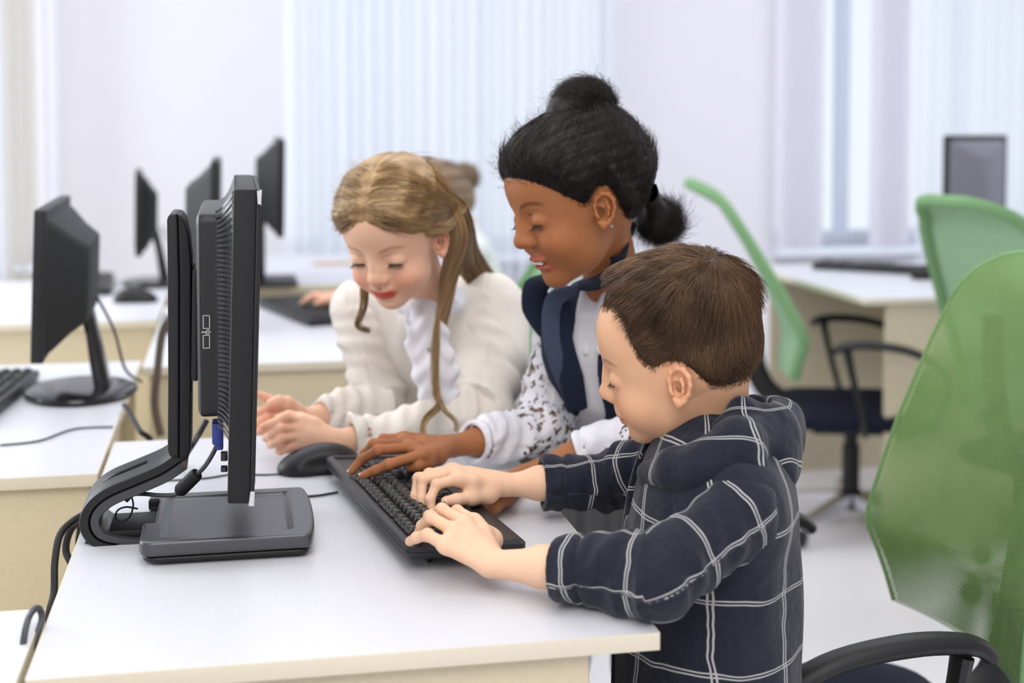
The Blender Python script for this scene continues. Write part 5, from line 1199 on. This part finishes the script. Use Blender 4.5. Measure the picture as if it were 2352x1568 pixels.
# lace blouse, vest, skirt
bl_, _ = torso(shR, shL, ch, pv, nb, .126, .092, .0035); wrinkle(bl_, .0035, 42, .4, (1, 1, .5)); wrinkle(bl_, .0016, 100, 1.4, (1, 1, .5)); bl_.cap(nb+V(-.03, -.015, .05), nb+V(-.045, -.03, -.035), .040, .014, k=.008, op='sub').half((0, 0, .665), (0, 0, -1))
bs = smesh('blouse', bl_.mesh(), 'white_shirt', grl)
fw, sd = RG[0], RG[1]
cp = [nb+sd*-.055+fw*-.01+V(0, 0, .012), nb+sd*-.038+fw*.035+V(0, 0, .0), nb+sd*-.012+fw*.062+V(0, 0, -.035), nb+sd*-.004+fw*.075+V(0, 0, -.06)]
for sg in (1, -1):
    F = Field(*box_of(cp+[nb+sd*.06], .05), .0025); c_ = [nb+(p-nb)-sd*((p-nb)@sd)*(1-sg) for p in cp]; F.chain(c_, [.006, .010, .012, .006], k=.01, flat=(unit(fw+V(0, 0, .4)), 1.8)); smesh('collar', F.mesh(), 'white_shirt', bs)
vs_, _ = torso(shR, shL, ch, pv, nb, .134, .100, .003); wrinkle(vs_, .0022, 36, 2.4, (1, 1, .5))
vs_.D = np.maximum(vs_.D, -(vs_.D+.007)).astype(np.float32)                                   # a shell
vs_.cap(nb+fw*.03+V(0, 0, .07), nb+fw*.05+V(0, 0, -.03), .036, .026, k=.01, op='sub')
fr0 = ch+fw*.10; vs_.cap(nb+fw*.07+V(0, 0, -.02), fr0+V(0, 0, -.04)-sd*.0, .022, .034, k=.006, op='sub', mg=.05).cap(fr0+V(0, 0, -.04), ch*.5+pv*.5+fw*.12, .036, .055, k=.006, op='sub', mg=.05)
for sh_, sg in ((shR, -1), (shL, 1)): vs_.ell(sh_+sd*sg*.034-V(0, 0, .03), (.052, .032, .060), RG, k=.006, op='sub', mg=.05)
hem = ch*.52+pv*.48; vs_.half(hem+fw*.0, -V(fw[0]*.5, fw[1]*.5, 1.0)); vst = smesh('vest', vs_.mesh(), 'navy', grl)
def ribbon(name, pts, wid, mat, parent, wd, th=.004, n=8):
    P, W = spline([np.array(p) for p in pts], wid, 8); g = G(); R = []
    for i, p in enumerate(P):
        t = unit(P[min(i+1, len(P)-1)]-P[max(i-1, 0)]); a = unit(wd-t*(wd@t)); b = np.cross(t, a)
        R.append([p+a*math.cos(k)*W[i]+b*math.sin(k)*th for k in np.linspace(0, 2*PI, 13)[:-1]])
    return g.rings(R).build(name, mat, parent, smooth=True)
ribbon('lapel', [pt(1330, 660, 2.05), pt(1274, 690, 2.035), pt(1266, 770, 2.03), pt(1282, 840, 2.04), pt(1300, 900, 2.06)], [.006, .014, .014, .012, .006], 'navy_lapel', vst, V(1, .15, 0), .0025)
ribbon('front_edge', [pt(1300, 690, 2.05), pt(1298, 780, 2.04), pt(1312, 870, 2.05), pt(1326, 940, 2.07)], [.008, .012, .019, .016], 'navy', vst, V(1, .15, 0), .006); ribbon('armhole_edge', [pt(1262, 640, 2.12), pt(1232, 660, 2.10), pt(1226, 710, 2.09), pt(1248, 770, 2.08)], [.012, .020, .018, .006], 'navy', vst, V(1, .15, 0), .010)
ribbon('collar', [pt(1330, 655, 2.08), pt(1380, 645, 2.01), pt(1425, 600, 1.99), pt(1436, 540, 2.04), pt(1452, 530, 2.11)], [.008, .014, .018, .018, .014], 'navy', vst, V(.4, .1, 1), .005)
for pts, rs, nm, lab in (([shR+V(-.002, 0, -.01), eR+V(0, .01, .0), eR+(wR-eR)*.78], [.044, .043, .031], 'sleeve', 'lace sleeve reaching to the keyboard'), ([shL+V(0, 0, -.01), eL, eL+(wL-eL)*.62], [.044, .042, .032], 'sleeve', 'lace sleeve behind the boy')):
    VFs, UV = sleeve(nm, pts, rs, (0, 0), .012, 2.2, h=.0024, up=(0, 1, .2), fold=1.1); o = smesh(nm, VFs, 'lace', bs, label=lab)
    L_ = UV[:, 0]; tot = L_.max(); set_float(o, 'lace', np.clip(np.minimum((L_-.02)/.05, (tot-.055-L_)/.03), 0, 1)*.75)
    v2, f2 = VFs; nn = normals_of(v2, f2); o = smesh('sleeve_lining', (v2-nn*.004, f2), plain('skin_through_lace', (150, 118, 104), .8, 80) if 'skin_through_lace' not in bpy.data.materials else bpy.data.materials['skin_through_lace'], o)
sk = limb([pv+V(0, 0, .05), pv+V(-.01, .0, -.13)], [.128, .165], .005); X, Y, Z = sk.coords(); sk.D = (sk.D+.006*np.sin(np.arctan2(Y-pv[1], X-pv[0])*22)).astype(np.float32); sk.half(pv-V(0, 0, .14), (0, 0, -1)).half(pv+V(0, 0, .06), (0, 0, 1)); smesh('skirt', sk.mesh(), 'grey_cloth', grl)
def shoe(p, parent, d=(-1, 0)):
    F = Field((p[0]-.14, p[1]-.12, -.005), (p[0]+.14, p[1]+.12, .10), .004); f_ = V(d[0], d[1], 0); F.cap(V(p[0], p[1], .035)-f_*.03, V(p[0], p[1], .028)+f_*.09, .034, .028, k=0).cap(V(p[0], p[1], .04), V(p[0], p[1], .07), .034, k=.02).half((0, 0, .002), (0, 0, -1)); smesh('shoe', F.mesh(), 'shoe', parent)
for dx, dy in ((-.055, .02), (.055, -.03)): shoe(pv+V(dx, dy+.02, 0), grl)

# ================================================================ BLONDE GIRL
SK_W = (240, 196, 166)
bln = root('person', 'blonde girl in an ivory blouse leaning on her forearms at the nearest desk', 'person', place(-.05, 2.62, 0))
HW = Head((-.178, 2.125, 1.096), head_rows(0, 0, 0), 1.03, SK_W, (202, 66, 62), smile=.9, blush=.6, brow=(170, 130, 95), browz=.024)
f_ = unit([-.31, -.80, -.44]); u_ = V(-.20, -.40, 1.0); u_ = unit(u_-f_*(u_@f_)); HW.R = np.array([f_, np.cross(u_, f_), u_])
nb = V(-.135, 2.275, .975)
F = Field(*head_box(HW, nb), .0015)
F.cap(HW.w(-.03, 0, -.02), nb, .035, .038, k=0).cap(nb, nb+V(0, .03, -.03), .040, .040, k=.02)
HW.build(F); HW.ears(F, .1); headW = F.mesh(); F0W = F; tW = HW.tint(headW[0])
wA = pt(765, 1012, 2.12); eA = V(-.045, 2.225, .792)        # her left forearm, nearer
fA = [[pt(690, 968, 2.12), pt(655, 960, 2.10), pt(628, 972, 2.09), pt(604, 980, 2.085)], [pt(682, 985, 2.11), pt(645, 985, 2.085), pt(622, 998, 2.085), pt(610, 1006, 2.10)],
      [pt(682, 1003, 2.105), pt(648, 1008, 2.08), pt(628, 1018, 2.085), pt(620, 1022, 2.10)], [pt(690, 1020, 2.105), pt(662, 1028, 2.09), pt(645, 1034, 2.095), pt(640, 1036, 2.105)]]
tA = [pt(722, 980, 2.13), pt(690, 962, 2.14), pt(664, 955, 2.14), pt(640, 960, 2.14)]
F = Field(*box_of([p for f in fA for p in f]+[wA, wA+(eA-wA)*.5, tA[0]], .034), .0018); hand(F, wA, fA, tA, .0180, .0074, eA, .028); a1_ = F.mesh()
wB = pt(700, 962, 2.22); eB = V(-.225, 2.335, .792)
fB = [[pt(650, 935, 2.19), pt(622, 918, 2.18), pt(604, 910, 2.175), pt(590, 905, 2.17)], [pt(645, 948, 2.185), pt(612, 940, 2.17), pt(594, 945, 2.16), pt(582, 955, 2.155)],
      [pt(645, 960, 2.18), pt(612, 960, 2.16), pt(596, 968, 2.15), pt(590, 976, 2.145)], [pt(648, 972, 2.17), pt(620, 978, 2.15), pt(604, 985, 2.145), pt(596, 990, 2.14)]]
tB_ = [pt(680, 945, 2.19), pt(660, 925, 2.17), pt(640, 920, 2.16), pt(622, 925, 2.15)]
F = Field(*box_of([p for f in fB for p in f]+[wB, wB+(eB-wB)*.6, tB_[0]], .034), .0018); hand(F, wB, fB, tB_, .0175, .0072, eB, .027); b1_ = F.mesh()
shA, shB = V(-.040, 2.36, .965), V(-.265, 2.39, .955); chW = V(-.130, 2.42, .870); pvW = V(-.05, 2.64, .70)
coreW, RW = torso(shB, shA, chW, pvW, nb, .115, .085, .006, .010)
lgW = [limb([pvW+V(dx, 0, -.02), pvW+V(dx, .01, -.36), pvW+V(dx, .03, -.64)], [.062, .044, .030], .006).mesh() for dx in (-.06, .06)]
upW = [limb([shA, eA, eA+(wA-eA)*.5], [.032, .029, .026], .005).mesh(), limb([shB, eB, eB+(wB-eB)*.5], [.032, .029, .024], .005).mesh()]
allW = combine([headW, a1_, b1_, coreW.mesh()]+lgW+upW); tint = np.tile(np.array(lin((240, 196, 166))), (len(allW[0]), 1)); tint[:len(tW)] = tW; tint[len(tW)+len(a1_[0])+len(b1_[0]):] = np.array(lin((230, 226, 218)))
for q in [f[3] for f in fA+fB]+[f[1] for f in fA+fB]:
    m = np.exp(-((allW[0]-q)**2).sum(1)/.010**2)*.5; m[:len(tW)] = 0; tint = tint*(1-m[:, None])+np.array(lin((226, 140, 112)))*m[:, None]
smesh('body', allW, 'skin', bln, tint); HW.lashes(bln, L=.007, lw=.0012)
# hair: parted, drawn back half-up, the rest hanging down her left side
def zb_w(x): return np.interp(x, [-.12, -.06, -.03, -.018, -.006, .006, .016, .026, .040, .055, .068, .078, .12], [-.060, -.058, -.035, -.012, .004, .012, .016, .022, .034, .046, .056, .062, .062])
def cen_w(x, y): return np.clip((x-.03)/.02, 0, 1)*(.013*np.clip(1-np.abs(y)/.030, 0, 1)-.006*np.clip((np.abs(y)-.030)/.02, 0, 1))+.0016*np.sin(y*420)*np.clip((x-.03)/.02, 0, 1)
def thick_w(x, y, z):
    f = z-zb_w(x).astype(np.float32)-cen_w(x, y); part = -.0035*np.exp(-(y/.0045)**2)*(z > .02); wob = .0010*np.sin(z*260+x*120+4*np.sin(y*30))
    return (np.clip((f-.001)*.35, -.004, 1)).clip(-.004, .0105+wob+part)*HW.s
hvW = hair_volume(HW, F0W, .0016, thick_w).mesh(); o = smesh('hair', hvW, 'hair_blonde', bln); Lw = HW.local(hvW[0]); set_float(o, 'Shade', .42+.16*np.sin(Lw[:, 2]*300+3*np.sin(Lw[:, 0]*70)))
def comb_w(l):
    s_ = np.sign(l[:, 1]+1e-6); tgt = np.stack([-.045+0*s_, s_*.078, .012+0*s_], 1); d = tgt-l; d /= np.linalg.norm(d, axis=1, keepdims=True)
    top = np.clip((l[:, 2]-.04)/.06, 0, 1)[:, None]; d = d*(1-.2*top)+np.stack([-.15+0*s_, s_*.7, 0*s_], 1)*top*.9*np.exp(-(l[:, 1:2]/.03)**2); return d
P, R, sh = grow(HW, hvW, 9000, comb_w, lambda l: .045+0*l[:, 0], S=7, rad=.00045, lift=-.03, jitter=.12, clump=110, seed=21, mask=lambda L: (L[:, 2]-zb_w(L[:, 0])-cen_w(L[:, 0], L[:, 1]) > .001) & (np.abs(L[:, 1]) > .0022) & ~((L[:, 2] > .095) & (L[:, 0] < .0)))
P2, R2, sh2 = grow(HW, hvW, 700, lambda l: comb_w(l)*.6+np.stack([0*l[:, 0], 0*l[:, 0], -.5+0*l[:, 0]], 1), lambda l: .020+0*l[:, 0], S=7, rad=.00028, lift=.02, jitter=.35, clump=80, seed=22, mask=lambda L: (L[:, 0] > .02) & (L[:, 2]-zb_w(L[:, 0])-cen_w(L[:, 0], L[:, 1]) < .010))
strands('fine_hairline', P2, R2, sh2+.25, 'hair_blonde', bln, kind='stuff')
strands('hair_strands', P, R, sh+.08, 'hair_blonde', bln, kind='stuff')
def lock(name, mid, rad0, rad1, n, seed, parent, mat='hair_blonde', rr=.0005, S=24, wav=.002, sh0=.45):
    r = np.random.default_rng(seed); M, _ = spline([np.array(p, float) for p in mid], [1]*len(mid), 8); M = np.array(M); i = np.linspace(0, len(M)-1, S).astype(int); M = M[i]
    T = np.gradient(M, axis=0); T /= np.linalg.norm(T, axis=1, keepdims=True); A = np.cross(T, V(.3, -.8, .2)); A /= np.linalg.norm(A, axis=1, keepdims=True); B = np.cross(T, A)
    a = r.uniform(0, 6.28, (n, 1)); q = np.sqrt(r.uniform(0, 1, (n, 1))); t = np.linspace(0, 1, S)[None]
    w = (np.asarray(rad0)*(1-t)+np.asarray(rad1)*t)*np.minimum(1, .15+t*5)*q*(1+.15*np.sin(t*9+a*3)); P = M[None]+A[None]*(np.cos(a+t*1.2)*w+wav*np.sin(t*14+a*5)*t)[..., None]+B[None]*(np.sin(a+t*1.2)*w*.55)[..., None]
    return strands(name, P, rr*(1-.5*t**4)*np.ones((n, 1)), sh0+r.normal(0, .20, n), mat, parent, kind='stuff')
bk = HW.w(-.050, .070, .012)
lock('long_hair', [HW.w(-.045, .066, .03), HW.w(-.040, .080, -.02), pt(1030, 640, 2.20), pt(1012, 740, 2.20), pt(1004, 830, 2.19)], .024, .005, 1300, 31, bln, sh0=.40)
lock('long_hair', [HW.w(-.080, .050, .03), HW.w(-.085, .060, -.03), pt(1075, 600, 2.32), pt(1130, 680, 2.40), pt(1180, 790, 2.47)], .034, .020, 900, 32, bln, sh0=.22)
lock('long_hair', [pt(1008, 700, 2.19), pt(1000, 820, 2.17), pt(1002, 900, 2.14), pt(1008, 930, 2.12), pt(975, 965, 2.09), pt(972, 1000, 2.07)], .008, .0045, 80, 33, bln, rr=.00035, sh0=.5)
lock('long_hair', [pt(1005, 900, 2.14), pt(1020, 940, 2.11), pt(1045, 965, 2.10), pt(1048, 990, 2.09)], .005, .003, 30, 35, bln, rr=.00035, sh0=.5)
lock('long_hair', [HW.w(-.02, -.074, -.03), pt(838, 690, 2.17), pt(822, 745, 2.2), pt(850, 760, 2.22)], .008, .004, 70, 34, bln, rr=.00035, sh0=.42)
lock('braid', [HW.w(.030, .062, .028), HW.w(.0, .076, .018), HW.w(-.03, .080, .012), HW.w(-.052, .074, .012)], .012, .009, 420, 36, bln, sh0=.5)
# blouse
bw, _ = torso(shB, shA, chW, pvW, nb, .128, .100, .0035); bw.cap(shA+V(.01, -.01, -.02), shA*.5+eA*.5+V(.015, .01, .0), .060, .058, k=.04, mg=.05); wrinkle(bw, .0050, 36, .9, (1, .8, .28)); wrinkle(bw, .0022, 95, .2, (1, 1, .35)); bw.half((0, 0, .72), (0, 0, -1)); bw.cap(nb+V(0, -.02, .05), nb+V(0, -.01, .022), .036, .030, k=.006, op='sub')
bwo = smesh('blouse', bw.mesh(), 'ivory', bln)
for pts, rs, lab in (([shA+V(0, 0, -.015), eA+V(.0, .004, .006), eA+(wA-eA)*.88], [.062, .050, .028], 'full ivory sleeve nearer us'), ([shB+V(0, 0, -.01), eB+V(0, 0, .004), eB+(wB-eB)*.80], [.052, .042, .027], 'ivory sleeve bent on the desk behind her hands')):
    VFs, UV = sleeve('sleeve', pts, rs, (0, 0), .022, 3.1, h=.0032, up=(0, 1, .2), fold=1.6); smesh('sleeve', VFs, 'ivory', bwo, label=lab)
rf = [nb+V(-.01, -.055, -.005), nb+V(.0, -.075, -.05), nb+V(.012, -.085, -.10), nb+V(.02, -.080, -.16)]
Fr = Field(*box_of(rf, .05), .0026); Fr.chain(rf, [.026, .032, .034, .030], k=.01, flat=(V(0, 1, .2), 1.9)); X, Y, Z = Fr.coords(); Fr.D = (Fr.D+.0035*np.sin(Z*170+2*np.sin(X*110))+.0025*np.sin(X*190+Z*60)).astype(np.float32); smesh('ruffle', Fr.mesh(), 'white_shirt', bwo)
Fr = Field(*box_of([nb], .07), .0026)
for i in range(20): q = lambda t: nb+V(.043*math.cos(t), .043*math.sin(t)-.004, .004+.010*math.sin(t)+.003*math.sin(t*7)); Fr.cap(q(2*PI*i/20), q(2*PI*(i+1)/20), .015, k=.004)
smesh('ruffled_collar', Fr.mesh(), 'white_shirt', bwo)
b0 = rf[1]+V(.004, -.022, -.012); g = G().lathe([(.0015, -.002), (.004, 0), (.003, .002)], 12); g.v = [(b0[0]+a, b0[1]-c_, b0[2]+b) for a, b, c_ in g.v]; g.build('button', 'steel_rim', bwo)
tr_ = limb([pvW+V(0, 0, .02), pvW+V(0, 0, -.16)], [.115, .15], .005); tr_.half(pvW-V(0, 0, .18), (0, 0, -1)).half(pvW+V(0, 0, .06), (0, 0, 1)); smesh('skirt', tr_.mesh(), 'grey_cloth', bln)
for dx in (-.06, .06): shoe(pvW+V(dx, .03, 0), bln, (0, -1))

# ================================================================ CHILD BEHIND, MOSTLY HIDDEN
p4 = root('person', 'child with light brown hair sitting behind the blonde girl, hand on a keyboard', 'person', place(-.12, 3.62, 0))
H4 = Head((-.205, 3.66, 1.035), head_rows(-10, 18, 0), 1.05, SK_W, (200, 110, 100)); nb = V(-.13, 3.68, .985)
F = Field(*head_box(H4, nb), .003); F.cap(H4.w(-.03, 0, -.02), nb, .036, .040, k=0); H4.build(F); H4.ears(F); h4 = F.mesh(); t4 = H4.tint(h4[0])
s4a, s4b = V(-.11, 3.56, .93), V(-.11, 3.80, .93); c4 = V(-.11, 3.68, .84); v4 = V(-.05, 3.68, .58)
F4, R4 = torso(s4b, s4a, c4, v4, nb, .11, .08, .006, .01); w4 = V(-.45, 3.70, .80); e4 = V(-.22, 3.58, .80)
f4 = [[w4+V(-.055, -.018+.012*i, 0), w4+V(-.080, -.020+.013*i, .004), w4+V(-.098, -.020+.013*i, -.004), w4+V(-.112, -.020+.013*i, -.014)] for i in range(4)]; th4 = [w4+V(-.02, -.028, -.004), w4+V(-.045, -.036, -.006), w4+V(-.06, -.036, -.010), w4+V(-.072, -.034, -.014)]
F = Field(*box_of([p for f in f4 for p in f]+[w4, e4], .04), .003); hand(F, w4, f4, th4, .018, .0075, e4, .027)
a4 = combine([h4, F.mesh(), F4.mesh()]+[limb([v4+V(0, y, -.01), v4+V(-.30, y, -.02), v4+V(-.31, y, -.50)], [.06, .05, .035], .006).mesh() for y in (-.07, .07)]); tt = np.tile(np.array(lin((240, 190, 160))), (len(a4[0]), 1)); tt[:len(t4)] = t4; smesh('body', a4, 'skin', p4, tt)
hv4 = hair_volume(H4, Field(H4.c-.16, H4.c+.16, .003), .003, lambda x, y, z: np.clip((z-np.interp(x, [-.12, -.03, -.02, .02, .03, .07, .08], [-.06, -.05, .02, .02, .02, .058, .062]).astype(np.float32)+0*y)*.35, -.004, .013)).mesh()
o = smesh('hair', hv4, 'hair_light_brown', p4); set_float(o, 'Shade', .4+.2*np.sin(hv4[0][:, 2]*200)); kn = H4.w(-.10, -.0, .055)
F = Field(kn-.06, kn+.06, .003); F.ell(kn, (.036, .036, .034), k=0); kk = F.mesh(); o = smesh('hair_knot', kk, 'hair_light_brown', p4); set_float(o, 'Shade', .15+.15*np.sin(kk[0][:, 2]*300)); fuzzball(kn, .036, 500, .04, 4, (0, 1, 0), .001, .0005, p4, 'knot_strands', 'hair_light_brown', .2)
P, R, sh = grow(H4, hv4, 1500, lambda l: np.array([[-.10, 0, .055]])-l, lambda l: .04+0*l[:, 0], rad=.0006, lift=.01, jitter=.1, seed=9, mask=lambda L: L[:, 2] > .0); strands('hair_strands', P, R, sh, 'hair_light_brown', p4, kind='stuff')
F4, _ = torso(s4b, s4a, c4, v4, nb, .12, .09, .005); F4.chain([s4a, e4, e4+(w4-e4)*.8], [.045, .038, .03], k=.02); F4.half((0, 0, .56), (0, 0, -1)); smesh('shirt', F4.mesh(), 'white_shirt', p4)
smesh('trousers', combine([limb([v4+V(0, y, 0), v4+V(-.30, y, -.01), v4+V(-.31, y, -.46)], [.068, .058, .042], .006).mesh() for y in (-.07, .07)]), 'jeans', p4)
for y in (-.07, .07): shoe(v4+V(-.33, y, 0), p4)
